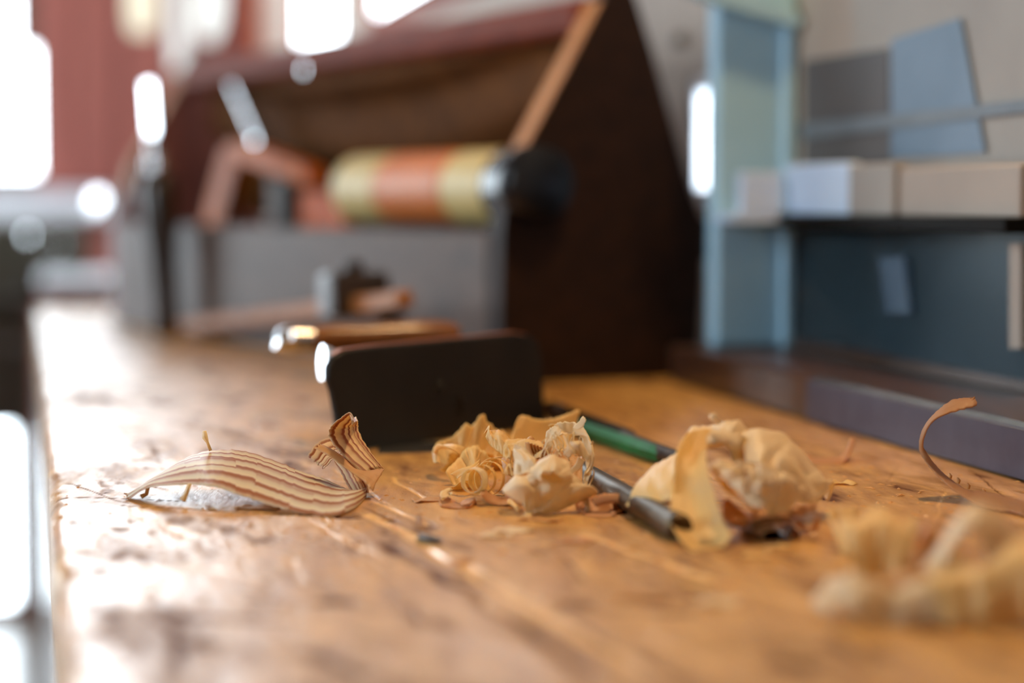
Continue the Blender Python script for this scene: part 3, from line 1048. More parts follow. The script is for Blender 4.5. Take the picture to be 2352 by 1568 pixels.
br = thing('wooden_bracket', 'amber angled wooden bracket standing in the far half of the toolbox', 'bracket', Vector((*tp(585, 470).xy, TZ)))
mb = MB(); mb.prism([tp(462, 478), tp(512, 335), tp(545, 350), tp(505, 478)], E * 0.02)
zmin = min(p.z for p in mb.v)
for p in mb.v:
    if p.z < zmin + 0.008:
        p.z = TZ
mb.build('short_arm', M['amber_wood'], br)
mb = MB(); mb.prism([tp(514, 332), tp(545, 325), tp(702, 385), tp(702, 425), tp(545, 368)], E * 0.02)
mb.build('long_arm', M['amber_wood'], br)
mb = MB(); mb.prism([tp(618, 410), tp(650, 420), tp(650, 520), tp(618, 520)], E * 0.015)
for p in mb.v:
    if p.z < TZ + 0.012:
        p.z = TZ
mb.build('prop', M['rust'], br)
mb = MB()
mb.prism([tp(690, 440, 0.04), tp(740, 440, 0.04), tp(790, 480, 0.04), tp(790, 530, 0.04), tp(690, 530, 0.04)], E * 0.03)
for p in mb.v:
    if p.z < TZ + 0.01:
        p.z = TZ
tag(mb.build('wood_block', M['orange_wood']), 'orange-brown wedge of wood beside the tin in the toolbox', 'block')
# steel rod leaning in the toolbox
mb = MB()
p0, p1 = tp(604, 330, 0.085), tp(540, 195, 0.085)
d_ = (p1 - p0).normalized()
foot = p0 - d_ * ((p0.z - TZ) / d_.z)
rod = thing('steel_punch', 'slim bright steel punch leaning up under the carrying bar of the toolbox', 'punch', foot)
pj = p0 - d_ * 0.012
MB().tube([foot, foot + (pj - foot) * 0.2, pj], [0.004, 0.0065, 0.0070], 14).build('grip', M['black_iron'], rod, smooth='auto')
MB().tube([pj, p0, p1], [0.0070, 0.0075, 0.006], 14).build('shaft', M['steel'], rod, smooth='auto')
aim_disc('polished_face', M['polished'], p0 - E * 0.0105, 0.0065, LWIN, parent=rod)

# ------------------------------------------------------------------ upright chisel in front of the toolbox
base = G(386, 771)
ch = thing('chisel', 'dark-handled chisel standing upright against the far end of the toolbox', 'chisel', base)
top = OP(360, 392, base + T * 0.012, Vector((0, 1, 0)))
axis = (top - base)
Lh = axis.length
k_ = Lh / 0.17
MB().lathe(base, axis, [(0, 0.011), (0.004 * k_, 0.0135), (0.03 * k_, 0.0135), (0.07 * k_, 0.0145), (0.12 * k_, 0.0195), (0.15 * k_, 0.0205), (0.162 * k_, 0.0185), (Lh, 0.011)], 28).build('handle', M['ebony'], ch, smooth='auto')
MB().lathe(top, axis, [(0, 0.012), (0.014, 0.0105), (0.016, 0.008)], 24).build('ferrule', M['steel'], ch, smooth='auto')
b1 = OP(346, 190, base + T * 0.012, Vector((0, 1, 0)))
bp0 = top + axis.normalized() * 0.0145
MB().tube([bp0, bp0 + (b1 - bp0) * 0.3], [0.0058, 0.0062], 20).build('tang', M['polished'], ch, smooth='auto')
bq0 = bp0 + (b1 - bp0) * 0.29
bmid = (bq0 + b1) / 2
n_ = ((EYE - bmid).normalized() + (LWIN - bmid).normalized()).normalized()
side = (b1 - bp0).cross(n_).normalized()
n_ = side.cross((b1 - bp0)).normalized()
L_b = b1 - bq0
poly = [bq0 - side * 0.006, bq0 + L_b * 0.12 - side * 0.0105, b1 - side * 0.0105, b1 + side * 0.0105, bq0 + L_b * 0.12 + side * 0.0105, bq0 + side * 0.006]
MB().prism([p + n_ * 0.003 for p in poly], -n_ * 0.006).build('blade', M['polished'], ch)
aim_disc('knob_glint_cap', M['polished'], OP(330, 440, base, Vector((0, 1, 0))), 0.0042, LWIN, parent=ch).name = 'side_rivet'  # added mirror disc for the bright rim of the handle

# ------------------------------------------------------------------ iron plane with its black sole towards us
PD = G(1003, 1013)
nP = (PD - G(850, 1033)).cross(Z) * -1
nP.z = 0
nP.normalize()


def pp(px, py, d=0.0):
    return OP(px, py, PD + nP * d, nP)


pl = thing('iron_plane', 'black iron plane lying with its rounded black end plate towards the shavings', 'plane', PD)
ol = [(850, 1034), (806, 1030), (782, 1004), (776, 950), (766, 900), (756, 870), (757, 840), (768, 820), (790, 806), (860, 797), (1000, 784), (1120, 772), (1190, 766),
      (1215, 770), (1235, 785), (1244, 810), (1248, 860), (1252, 940), (1254, 970), (1250, 986)]
poly = [pp(*q) for q in ol]
for p in poly:
    p.z = max(p.z, 0.0006)
poly[0].z = poly[1].z = 0.0006
poly[-1].z = 0.0006
mb = MB().prism(poly, nP * 0.005)
o = mb.build('end_plate', M['black_iron'], pl)
bv = o.modifiers.new('bevel', 'BEVEL'); bv.width = 0.0016; bv.segments = 3; bv.limit_method = 'ANGLE'
# copper coloured top edge, its lit tone put into the colour
mb = MB()
te = [pp(*q) for q in ((772, 815), (792, 804), (860, 795), (1000, 782), (1120, 770), (1188, 764), (1213, 768))]
for a, c in zip(te, te[1:]):
    mb.prism([a + nP * 0.0016, c + nP * 0.0016, c + nP * 0.0016 + Z * 0.0006, a + nP * 0.0016 + Z * 0.0006], nP * 0.0034)
mb.build('worn_edge', simple('worn_coppery_iron', lin(176, 104, 70), lin(196, 122, 84), 0.4, 0.5, bump=0), pl)
MB().box((-0.050, 1.505, 0.0205), (0.108, 0.26, 0.040), Matrix.Rotation(0.06, 3, 'Z'), 0.004).build('body', M['black_iron'], pl)
MB().tube([pp(1030, 930, 0.004), Vector((-0.040, 1.39, 0.022))], [0.009, 0.009], 14).build('strut', M['black_iron'], pl, smooth='auto')
q0, q1 = P(740, 832, 1.262), P(790, 850, 1.27)
n_ = ((EYE - q0).normalized() + (LWIN - q0).normalized()).normalized()
mb = MB()
sd = n_.cross(Z).normalized(); upv = sd.cross(n_).normalized()
ell = [q0 + sd * (0.0080 * math.cos(a)) + upv * (0.0105 * math.sin(a)) + (sd * 0.9 * 0.0105 * math.sin(a)) for a in np.linspace(0, 2 * math.pi, 25)[:-1]]
mb.prism(ell, -n_ * 0.006)
mb.build('lever_cap', M['polished'], pl)
tail = MB()
tail.tube([q0 - n_ * 0.005, q0 - n_ * 0.005 + Vector((0.012, 0.012, -0.012)), P(845, 905, 1.36)], [0.006, 0.006, 0.006], 10)
tail.build('cap_stem', M['steel'], pl, smooth=True)
aim_disc('cap_screw', M['polished'], pp(1006, 880, -0.0005), 0.0035, (0, -1, 2), parent=pl).data.materials[0] = M['black_iron']

# turned handle tool lying on the plane body
h0, h1 = P(632, 790, 1.42), P(1056, 752, 1.46)
zb = 0.0412
ax = h1 - h0
Lx = ax.length
rmax = 0.0105
h0.z = zb + 0.0092; h1.z = zb + 0.0105
ax = h1 - h0
hd = thing('turned_handle', 'polished dark and amber turned tool handle lying across the iron plane', 'handle', (h0 + h1) / 2 - Z * 0.0105)
MB().lathe(h0 + ax * 0.20, ax, [(0, 0.0078), (Lx * 0.10, 0.0092), (Lx * 0.3, 0.0085), (Lx * 0.5, 0.0102), (Lx * 0.70, 0.0098), (Lx * 0.78, 0.007), (Lx * 0.80, 0.002)], 26).build('grip', M['dark_amber'], hd, smooth='auto')
MB().lathe(h0, ax, [(0, 0.003), (Lx * 0.02, 0.0072), (Lx * 0.06, 0.0088), (Lx * 0.12, 0.0082), (Lx * 0.2, 0.0074)], 24).build('metal_cap', M['steel'], hd, smooth='auto')
for px, py in ((634, 788), (668, 772)):
    aim_disc('rivet', M['polished'], P(px, py, h0.y - 0.010), 0.0035, LWIN, parent=hd)  # mirror discs added as highlights on the metal cap

# marking gauge propped on the handle
g0, g1 = P(420, 750, 2.285), P(930, 688, 1.60)
g1.z = max(g1.z, zb + 0.028)
gx = (g1 - g0).normalized()
gs = gx.cross(Z).normalized()
gu = gs.cross(gx)
GM = Matrix((gs, gx, gu)).transposed()
gg = thing('marking_gauge', 'wooden marking gauge with a dark head propped in front of the toolbox side', 'gauge', Vector((g0.x, g0.y, 0)))
MB().box((g0 + g1) / 2, (0.014, (g1 - g0).length, 0.013), GM, 0.002).build('beam', M['beam_wood'], gg)
tm = 0.0
best = min(np.linspace(0, 1, 200), key=lambda a: abs((CX + F * (g0 + (g1 - g0) * a).x / (g0 + (g1 - g0) * a).y) - 815))
hc = g0 + (g1 - g0) * best
MB().box(hc + gu * 0.008, (0.050, 0.034, 0.036), GM, 0.003).build('head', M['ebony'], gg)
MB().box(hc + gu * 0.008 - gx * 0.019, (0.040, 0.003, 0.032), GM, 0.001).build('wear_plate', M['steel'], gg)
MB().lathe(hc + gu * 0.0255, gu, [(0, 0.005), (0.003, 0.0085), (0.008, 0.0085), (0.010, 0.006)], 20).build('thumb_screw', M['ebony'], gg, smooth='auto')

# rounded rear knob of the plane, on which the beam of the gauge rests
kx = min(np.linspace(0, 1, 300), key=lambda a: abs((CX + F * (g0 + (g1 - g0) * a).x / (g0 + (g1 - g0) * a).y) - 893))
kp = g0 + (g1 - g0) * kx
kb = kp.z - 0.0078
MB().lathe(Vector((kp.x, kp.y, 0.0406)), Z, [(0, 0.013), (0.006, 0.011), (kb - 0.0406 - 0.004, 0.013), (kb - 0.0406, 0.009)], 24).build('rear_knob', M['ebony'], pl, smooth='auto')

# steel rule under the plane
mb = MB()
a, c_, d_, e_ = G(866, 1044), G(1012, 1040), G(1012, 1016), G(872, 1020)
mb.prism([a, c_, d_, e_], Z * 0.0006)
tag(mb.build('steel_rule', M['steel']), 'short flat steel rule lying under the edge of the iron plane', 'rule')

# auger bit, green crayon and steel rod
a, c_ = G(1262, 940, 0.006), G(1580, 1062, 0.006)
ax = (c_ - a)
Lx = ax.length
axn = ax.normalized()
e1 = axn.cross(Z).normalized(); e2 = e1.cross(axn)
ab = thing('auger_bit', 'dark rusty auger bit with spiral flutes lying behind the green crayon', 'drill bit', (a + c_) / 2 - Z * 0.006)
mb = MB()
vs, fs = [], []
nt = 120
for i in range(nt + 1):
    th = i / nt * 2 * math.pi * 7.0
    pc = a + ax * (0.62 * i / nt)
    for q in range(4):
        aa = th + (0.0 if q < 2 else math.pi) + (0.28 if q % 2 else -0.28)
        vs.append(pc + (e1 * math.cos(aa) + e2 * math.sin(aa)) * 0.0062)
    if i:
        o_ = 4 * i
        for q in range(4):
            fs.append((o_ - 4 + q, o_ - 4 + (q + 1) % 4, o_ + (q + 1) % 4, o_ + q))
mb.add(vs, fs)
mb.build('spiral', M['rust'], ab)
MB().tube([a + ax * 0.60, a + ax * 0.64, a + ax * 0.98, c_], [0.0058, 0.0042, 0.0042, 0.003], 14).build('shank', M['rust'], ab, smooth='auto')

a, c_ = G(1330, 980, 0.0050), G(1522, 1046, 0.0050)
ax = c_ - a
gr = thing('crayon', 'green crayon stick lying on the bench behind the shavings', 'crayon', (a + c_) / 2 - Z * 0.0050)
Lx = ax.length
MB().lathe(a, ax, [(0, 0.004), (0.002, 0.0050), (Lx * 0.92, 0.0050), (Lx, 0.0038)], 6).build('stick', M['green'], gr)
MB().lathe(c_, ax, [(0, 0.0037), (0.010, 0.002), (0.0115, 0.0004)], 12).build('tip', M['rust'], gr, smooth='auto')

a, c_ = G(1290, 1060, 0.0058), G(1562, 1212, 0.0058)
ax = c_ - a
Lx = ax.length
tag(MB().lathe(a, ax, [(0, 0.0046), (0.0015, 0.0058), (Lx - 0.0015, 0.0058), (Lx, 0.0046)], 28).build('steel_rod', M['dark_steel'], smooth='auto'),
    'round dark bronze-coloured rod lying between two heaps of shavings', 'rod')

# ------------------------------------------------------------------ shavings
def crop(x0, y0, k):
    return lambda pts, D: [P(x0 + x * k, y0 + y * k, D[i] if hasattr(D, '__len__') else D) for i, (x, y) in enumerate(pts)]


c1 = crop(250, 920, 0.2976)
c2 = crop(950, 900, 0.2551)
c3 = crop(1400, 920, 0.2551)
c4 = crop(1752, 1080, 0.3112)
c6 = crop(1400, 600, 0.4082)
TH = 0.00022
MINZ = 0.0003


def fin(mb, name, mat, label, group=None, parent=None, th=TH):
    o = mb.build(name, SH[mat], parent, smooth=True, thick=th, min_z=MINZ)
    if parent is None:
        tag(o, label, 'wood shaving', group)
    return o


def lerp(a, b, n):
    return list(np.linspace(a, b, n))


# A: striped shaving at the left
st = thing('striped_shaving', 'long striped pale and brown shaving arching at the left, one end curled up', 'wood shaving', G(600, 1165))
mb = MB()
sheet(mb, c1([(150, 772), (280, 690), (400, 655), (640, 642), (800, 662), (1000, 730), (1200, 800), (1450, 862), (1700, 902), (1890, 830), (1990, 735)],
             [1.02, 1.01, 1.005, 1.0, 0.99, 0.985, 0.98, 0.972, 0.965, 0.985, 1.03]),
      c1([(158, 742), (290, 670), (400, 590), (560, 460), (750, 385), (1000, 368), (1260, 445), (1500, 550), (1720, 630), (1860, 690), (1975, 725)],
         [1.03, 1.035, 1.04, 1.05, 1.06, 1.065, 1.06, 1.055, 1.05, 1.04, 1.035]),
      nu=90, nv=26, bow=0.003, jag=0.03, wav=0.0006, seed=1, ends=0.5)
fin(mb, 'ribbon', 'striped', None, parent=st)
mb = MB()
sheet(mb, c1([(1960, 570), (1800, 410), (1692, 275), (1715, 195), (1780, 130), (1850, 92), (1885, 130)], [1.035, 1.04, 1.045, 1.045, 1.04, 1.035, 1.03]),
      c1([(2128, 520), (2040, 420), (1965, 290), (1930, 200), (1925, 170), (1910, 120), (1925, 160)], [1.05, 1.055, 1.06, 1.065, 1.06, 1.05, 1.035]),
      nu=44, nv=20, bow=-0.002, jag=0.05, wav=0.0004, seed=2, ends=0.6)
fin(mb, 'curled_end', 'striped2', None, parent=st)
mb = MB()
sheet(mb, c1([(1532, 420), (1600, 330), (1680, 285), (1720, 300)], [1.06, 1.065, 1.07, 1.07]),
      c1([(1665, 525), (1735, 455), (1790, 405), (1820, 400)], [1.05, 1.05, 1.05, 1.05]), nu=20, nv=14, bow=0.002, jag=0.05, seed=3, ends=0.6, u0=0.3, u1=0.7)
sheet(mb, c1([(1740, 470), (1790, 560), (1840, 660), (1890, 735)], [1.05, 1.04, 1.035, 1.03]),
      c1([(1830, 420), (1930, 540), (1990, 640), (2010, 715)], [1.045, 1.04, 1.035, 1.03]), nu=20, nv=14, bow=0.002, jag=0.04, seed=4, ends=0.5, u0=0.2, u1=0.6)
fin(mb, 'twisted_flap', 'striped2', None, parent=st)
mb = MB()
sheet(mb, c1([(1590, 370), (1700, 430), (1820, 520), (1960, 620), (2030, 700)], [1.04, 1.035, 1.03, 1.025, 1.02]),
      c1([(1660, 340), (1780, 410), (1930, 540), (2060, 530), (2130, 520)], [1.045, 1.04, 1.035, 1.04, 1.045]), nu=26, nv=8, bow=0.001, jag=0.06, seed=5, ends=0.5)
fin(mb, 'turned_edge', 'tan', None, parent=st)
mb = MB()
mb.tube(c1([(785, 385), (760, 320), (742, 285), (738, 232)], [1.05, 1.05, 1.05, 1.05]), [0.0009, 0.0008, 0.0016, 0.0010], 6)
fin(mb, 'splinter', 'pale', None, parent=st, th=0)
mb = MB()
mb.tube(c1([(625, 640), (600, 710), (570, 770)], [1.0, 1.0, 1.0]), [0.0010, 0.0012, 0.0016], 6)
fin(mb, 'splinter', 'pale', None, parent=st, th=0)
mb = MB()
mb.tube(c1([(310, 640), (290, 720), (250, 740)], [1.02, 1.02, 1.02]), [0.0010, 0.0010, 0.0012], 6)
fin(mb, 'splinter', 'pale', None, parent=st, th=0)

GB = None
# B: heap in the middle
mb = MB()
sheet(mb, c2([(175, 560), (230, 440), (320, 360), (450, 280), (560, 262), (640, 215), (720, 300), (830, 360), (930, 410)], lerp(1.14, 1.17, 9)),
      c2([(225, 700), (280, 640), (330, 590), (420, 560), (520, 540), (640, 560), (760, 600), (850, 640), (930, 650)], lerp(1.12, 1.13, 9)),
      nu=70, nv=28, bow=0.010, jag=0.06, wav=0.0015, seed=10, crease=0.0034, cf=(6, 2.5))
sheet(mb, c2([(250, 690), (215, 560), (260, 480), (380, 470), (460, 500)], [1.11, 1.12, 1.11, 1.1, 1.1]),
      c2([(180, 640), (175, 520), (215, 470), (330, 500), (420, 560)], [1.11, 1.12, 1.10, 1.09, 1.09]), nu=24, nv=6, bow=0.002, seed=11)
fin(mb, 'curled_shaving', 'gold', 'domed golden shaving at the left rear of the middle heap, against the iron plane')
mb = MB()
sheet(mb, c2([(290, 720), (400, 590), (470, 510), (570, 475), (640, 540), (730, 590)], [1.075, 1.085, 1.09, 1.09, 1.09, 1.09]),
      c2([(330, 860), (400, 850), (480, 790), (560, 730), (640, 700), (720, 690)], [1.055, 1.05, 1.05, 1.055, 1.06, 1.07]), nu=50, nv=24, bow=0.010, jag=0.04, wav=0.001, seed=12, crease=0.0017)
sheet(mb, c2([(330, 740), (420, 690), (520, 660), (600, 600)], [1.045, 1.04, 1.04, 1.045]), c2([(380, 790), (450, 730), (530, 690), (590, 640)], [1.04, 1.035, 1.035, 1.04]), nu=16, nv=6, bow=0.002, seed=13)
fin(mb, 'curled_shaving', 'gold', 'smooth bulging yellow shaving behind the spiral coil of the middle heap')
mb = MB()
sheet(mb, c2([(942, 235), (985, 190), (1060, 225), (1200, 235), (1330, 200), (1430, 170), (1490, 165)], lerp(1.15, 1.17, 7)),
      c2([(960, 560), (1000, 600), (1080, 650), (1200, 660), (1330, 660), (1430, 640), (1500, 620)], lerp(1.12, 1.14, 7)), nu=50, nv=24, bow=0.008, jag=0.03, wav=0.001, seed=14, crease=0.0017)
fin(mb, 'curled_shaving', 'gold', 'upright golden sheet of shaving at the right rear of the middle heap')
# coil
coil = thing('coiled_shaving', 'tight spiral coil of thin golden shaving at the left of the middle heap', 'wood shaving', P(1130, 1155, 1.01))
mb = MB()
nturn, nseg = 5, 150
cA, cB = P(1092, 1103, 1.010), P(1180, 1096, 1.045)
axc = (cB - cA)
axn = axc.normalized()
e1 = axn.cross(Z).normalized(); e2 = e1.cross(axn)
pa, pb_ = [], []
for i in range(nseg + 1):
    a = i / nseg
    th = a * nturn * 2 * math.pi
    rad = 0.0052 + 0.0052 * min(1, a * 1.4)
    cc_ = cA + axc * (a * 0.75 + 0.02 * math.sin(th * 0.5))
    rv_ = (e1 * math.cos(th) + e2 * math.sin(th))
    pa.append(cc_ + rv_ * rad)
    pb_.append(cc_ + rv_ * (rad * 0.96) + axn * 0.0033)
sheet(mb, pa, pb_, nu=300, nv=4, seed=15)
fin(mb, 'coil', 'gold', None, parent=coil)
mb = MB()
ring_a, ring_b = [], []
for i in range(25):
    th = i / 24 * 2 * math.pi * 1.1 + 0.6
    rv_ = (e1 * math.cos(th) + e2 * math.sin(th))
    ring_a.append(cA - axn * 0.004 + rv_ * 0.0056)
    ring_b.append(cA + axn * 0.001 + rv_ * 0.0062)
sheet(mb, ring_a, ring_b, nu=60, nv=5, seed=16)
fin(mb, 'end_ring', 'pale', None, parent=coil)
mb = MB()
for k in range(5):
    o_ = k * 0.0016
    sheet(mb, c2([(600, 900 + 6 * k), (680, 960 + 9 * k), (790, 985 + 9 * k), (900, 960 + 8 * k), (960, 900 + 8 * k)], [1.005 - o_] * 5),
          c2([(640, 880 + 6 * k), (720, 930 + 8 * k), (800, 950 + 8 * k), (890, 925 + 8 * k), (935, 870 + 8 * k)], [1.016 - o_] * 5), nu=20, nv=4, bow=0.001, seed=20 + k, jag=0.03)
fin(mb, 'loose_turns', 'pink', None, parent=coil)
# front lump
mb = MB()
sheet(mb, c2([(885, 830), (905, 745), (1010, 725), (1130, 690), (1250, 690), (1390, 720), (1500, 790), (1550, 900)], [0.99, 0.985, 0.985, 0.985, 0.985, 0.985, 0.985, 0.985]),
      c2([(935, 930), (985, 1010), (1050, 1105), (1150, 1135), (1260, 1095), (1370, 1045), (1490, 990), (1570, 960)], [0.98, 0.972, 0.97, 0.972, 0.976, 0.978, 0.98, 0.985]),
      nu=70, nv=34, bow=-0.007, jag=0.05, wav=0.001, seed=30, crease=0.0029, cf=(5, 3))
sheet(mb, c2([(905, 760), (898, 620), (900, 520), (918, 462)], [0.99, 0.995, 1.0, 1.002]),
      c2([(1100, 720), (1110, 620), (1030, 530), (940, 470)], [0.985, 0.99, 0.995, 1.0]), nu=40, nv=20, bow=-0.002, jag=0.05, wav=0.001, seed=31, crease=0.0017)
sheet(mb, c2([(1110, 700), (1140, 620), (1220, 588), (1310, 625), (1380, 690), (1400, 740)], [0.985, 0.99, 0.995, 0.995, 0.99, 0.985]),
      c2([(1130, 800), (1180, 740), (1240, 720), (1300, 740), (1340, 780), (1360, 820)], [0.972, 0.97, 0.97, 0.97, 0.972, 0.975]), nu=44, nv=22, bow=-0.004, jag=0.03, wav=0.001, seed=32, crease=0.0017)
sheet(mb, c2([(1480, 780), (1530, 870), (1580, 960), (1590, 1080)], [0.99, 0.985, 0.98, 0.978]),
      c2([(1440, 860), (1480, 950), (1540, 1010), (1570, 1060)], [0.985, 0.98, 0.978, 0.976]), nu=20, nv=6, bow=0.002, jag=0.04, seed=33)
fin(mb, 'crumpled_shaving', 'pale', 'crumpled pale shaving bulging at the front of the middle heap')
mb = MB()
sheet(mb, c2([(1010, 1080), (1000, 1110), (960, 1125)], [0.972, 0.968, 0.966]), c2([(1080, 1080), (1070, 1110), (1060, 1150)], [0.970, 0.966, 0.962]), nu=10, nv=5, jag=0.1, seed=34)
sheet(mb, c2([(840, 980), (870, 960), (930, 1010), (960, 1060)], [1.0, 1.0, 0.992, 0.985]), c2([(850, 1010), (880, 1020), (920, 1060), (940, 1080)], [0.995, 0.995, 0.985, 0.98]), nu=14, nv=5, jag=0.06, seed=35)
fin(mb, 'torn_flake', 'gold', 'small torn flake at the foot of the crumpled pale shaving')
# frilled strips
fr = thing('frilled_shaving', 'frayed thin shaving standing at the right of the middle heap with a white torn tip', 'wood shaving', P(1330, 1150, 1.02))
mb = MB()
sheet(mb, c2([(1150, 560), (1175, 450), (1195, 340), (1250, 290), (1320, 262), (1450, 275), (1550, 330), (1590, 450), (1605, 560), (1600, 700), (1560, 850)],
             [1.035] * 6 + [1.03, 1.025, 1.02, 1.015, 1.01]),
      c2([(1220, 570), (1230, 480), (1260, 420), (1310, 390), (1350, 380), (1430, 385), (1500, 400), (1525, 480), (1545, 570), (1545, 680), (1530, 800)],
         [1.03] * 6 + [1.03, 1.03, 1.025, 1.02, 1.01]), nu=60, nv=10, bow=0.002, jag=0.14, wav=0.0012, seed=40, ends=1)
sheet(mb, c2([(1370, 540), (1400, 450), (1470, 430), (1540, 500)], [1.02] * 4), c2([(1390, 590), (1460, 570), (1520, 590), (1560, 640)], [1.015] * 4), nu=18, nv=8, bow=-0.002, jag=0.1, wav=0.001, seed=41)
sheet(mb, c2([(1540, 620), (1500, 690), (1430, 730), (1400, 720)], [1.01] * 4), c2([(1480, 580), (1460, 640), (1420, 690), (1400, 715)], [1.01] * 4), nu=14, nv=6, seed=42)
fin(mb, 'frilled_band', 'pale', None, parent=fr)
mb = MB()
sheet(mb, c2([(1430, 320), (1470, 275), (1525, 215)], 1.028), c2([(1480, 340), (1535, 305), (1556, 250)], 1.026), nu=10, nv=6, jag=0.12, ends=0.4, seed=43)
fin(mb, 'torn_tip', 'pale', None, parent=fr)
rf = random.Random(5)
for k in range(16):
    x0, y0 = rf.uniform(1180, 1440), rf.uniform(300, 420)
    pts = [(x0, y0)]
    for q in range(4):
        x0 += rf.uniform(-45, 45); y0 += rf.uniform(30, 62)
        pts.append((x0, y0))
    w = rf.uniform(6, 15)
    mb = MB()
    dd_ = rf.uniform(1.0, 1.03)
    sheet(mb, c2(pts, dd_), c2([(x + w, y + rf.uniform(-8, 8)) for x, y in pts], dd_ + rf.uniform(-0.004, 0.004)), nu=20, nv=2, jag=0.15, seed=50 + k)
    fin(mb, 'strand', 'pale', None, parent=fr)
for k, pts in enumerate(([(1590, 470), (1610, 440), (1605, 470)], [(1600, 520), (1615, 590), (1590, 690), (1530, 750)], [(1560, 640), (1620, 720), (1580, 830), (1545, 900)], [(1495, 400), (1490, 430), (1500, 470)],
                         [(1210, 300), (1240, 285), (1300, 300)], [(1590, 560), (1580, 650), (1540, 720), (1525, 790)])):
    mb = MB()
    sheet(mb, c2(pts, 1.015), c2([(x + 9, y + 9) for x, y in pts], 1.017), nu=16, nv=2, jag=0.12, seed=70 + k)
    fin(mb, 'strand', 'pale', None, parent=fr)
# flap and fill between
mb = MB()
sheet(mb, c2([(635, 365), (680, 335), (770, 345), (880, 410), (1000, 430), (1120, 450), (1180, 480)], lerp(1.05, 1.035, 7)),
      c2([(650, 400), (720, 500), (790, 560), (840, 590), (940, 570), (1060, 590), (1150, 610)], lerp(1.04, 1.02, 7)), nu=60, nv=20, bow=-0.004, jag=0.04, wav=0.0006, seed=80, crease=0.0017, cf=(6, 2))
sheet(mb, c2([(820, 500), (860, 470), (890, 490), (900, 560)], 1.02), c2([(830, 640), (860, 600), (880, 640), (890, 720)], 1.015), nu=16, nv=6, jag=0.08, wav=0.001, seed=81)
sheet(mb, c2([(900, 700), (860, 640), (830, 680), (810, 740)], 1.012), c2([(960, 740), (920, 780), (880, 760), (830, 740)], 1.010), nu=14, nv=6, jag=0.05, wav=0.001, seed=82)
fin(mb, 'rolled_shaving', 'gold', 'horn-shaped rolled shaving pointing left at the top of the middle heap')
mb = MB()
sheet(mb, c2([(780, 560), (950, 440), (1100, 430), (1250, 480), (1400, 520), (1520, 560)], 1.06),
      c2([(800, 930), (950, 960), (1100, 980), (1250, 980), (1400, 960), (1500, 900)], 1.02), nu=50, nv=28, bow=0.006, wav=0.002, jag=0.03, seed=83, crease=0.0034, cf=(7, 4))
for k in range(6):
    sheet(mb, c2([(1010 + 28 * k, 450 + 10 * k), (1020 + 30 * k, 520 + 8 * k), (1050 + 30 * k, 600)], 1.03), c2([(1040 + 28 * k, 450 + 10 * k), (1060 + 30 * k, 520 + 8 * k), (1090 + 30 * k, 590)], 1.024), nu=10, nv=3, bow=0.001, seed=90 + k)
fin(mb, 'folded_shaving', 'tan', 'folded tan shaving filling the inside of the middle heap')
# right flakes
mb = MB()
sheet(mb, c2([(1450, 960), (1560, 935), (1660, 930), (1780, 895), (1890, 945)], [0.985, 0.99, 0.99, 0.99, 0.99]),
      c2([(1500, 1060), (1600, 1140), (1700, 1150), (1800, 1110), (1890, 1020)], [0.975, 0.965, 0.963, 0.965, 0.975]), nu=26, nv=10, bow=0.004, jag=0.05, wav=0.001, seed=100)
sheet(mb, c2([(1600, 985), (1700, 940), (1800, 940), (1880, 960)], 0.982), c2([(1640, 1040), (1740, 1010), (1820, 1000), (1880, 1010)], 0.975), nu=18, nv=6, bow=-0.003, jag=0.06, seed=101)
fin(mb, 'curled_shaving', 'pink', 'curled orange-tan flake at the right foot of the middle heap, before the rod')
mb = MB()
sheet(mb, c2([(1790, 1100), (1860, 1050), (1960, 1045), (2050, 1090)], [0.972, 0.985, 0.985, 0.975]), c2([(1830, 1160), (1900, 1175), (1980, 1165), (2060, 1130)], [0.958, 0.956, 0.957, 0.965]), nu=18, nv=8, bow=0.0015, jag=0.06, wav=0.0005, seed=102)
fin(mb, 'flat_flake', 'tan', 'flat tan flake on the bench between curled flake and the rod')
mb = MB()
sheet(mb, c2([(235, 930), (250, 890), (330, 860), (345, 880)], [1.01, 1.012, 1.015, 1.015]), c2([(240, 960), (290, 945), (345, 920), (350, 900)], [1.005, 1.005, 1.01, 1.012]), nu=14, nv=6, bow=0.002, jag=0.08, seed=103)
fin(mb, 'small_shaving', 'pale', 'tiny square pale curl standing in the small brown flake left of the heap')
mb = MB()
sheet(mb, c2([(228, 950), (330, 945), (420, 1010), (480, 990), (550, 950)], [1.012, 1.012, 1.005, 1.008, 1.012]), c2([(250, 1010), (320, 1045), (410, 1045), (500, 1035), (555, 985)], [0.995, 0.99, 0.99, 0.992, 1.002]), nu=22, nv=8, bow=0.003, jag=0.06, wav=0.0006, seed=104)
sheet(mb, c2([(420, 1000), (470, 965), (555, 948)], [1.0, 1.005, 1.008]), c2([(440, 1020), (500, 1010), (555, 960)], [0.995, 0.996, 1.003]), nu=12, nv=5, jag=0.1, seed=105)
fin(mb, 'small_shaving', 'pink', 'small cupped brown flake left of the spiral coil')

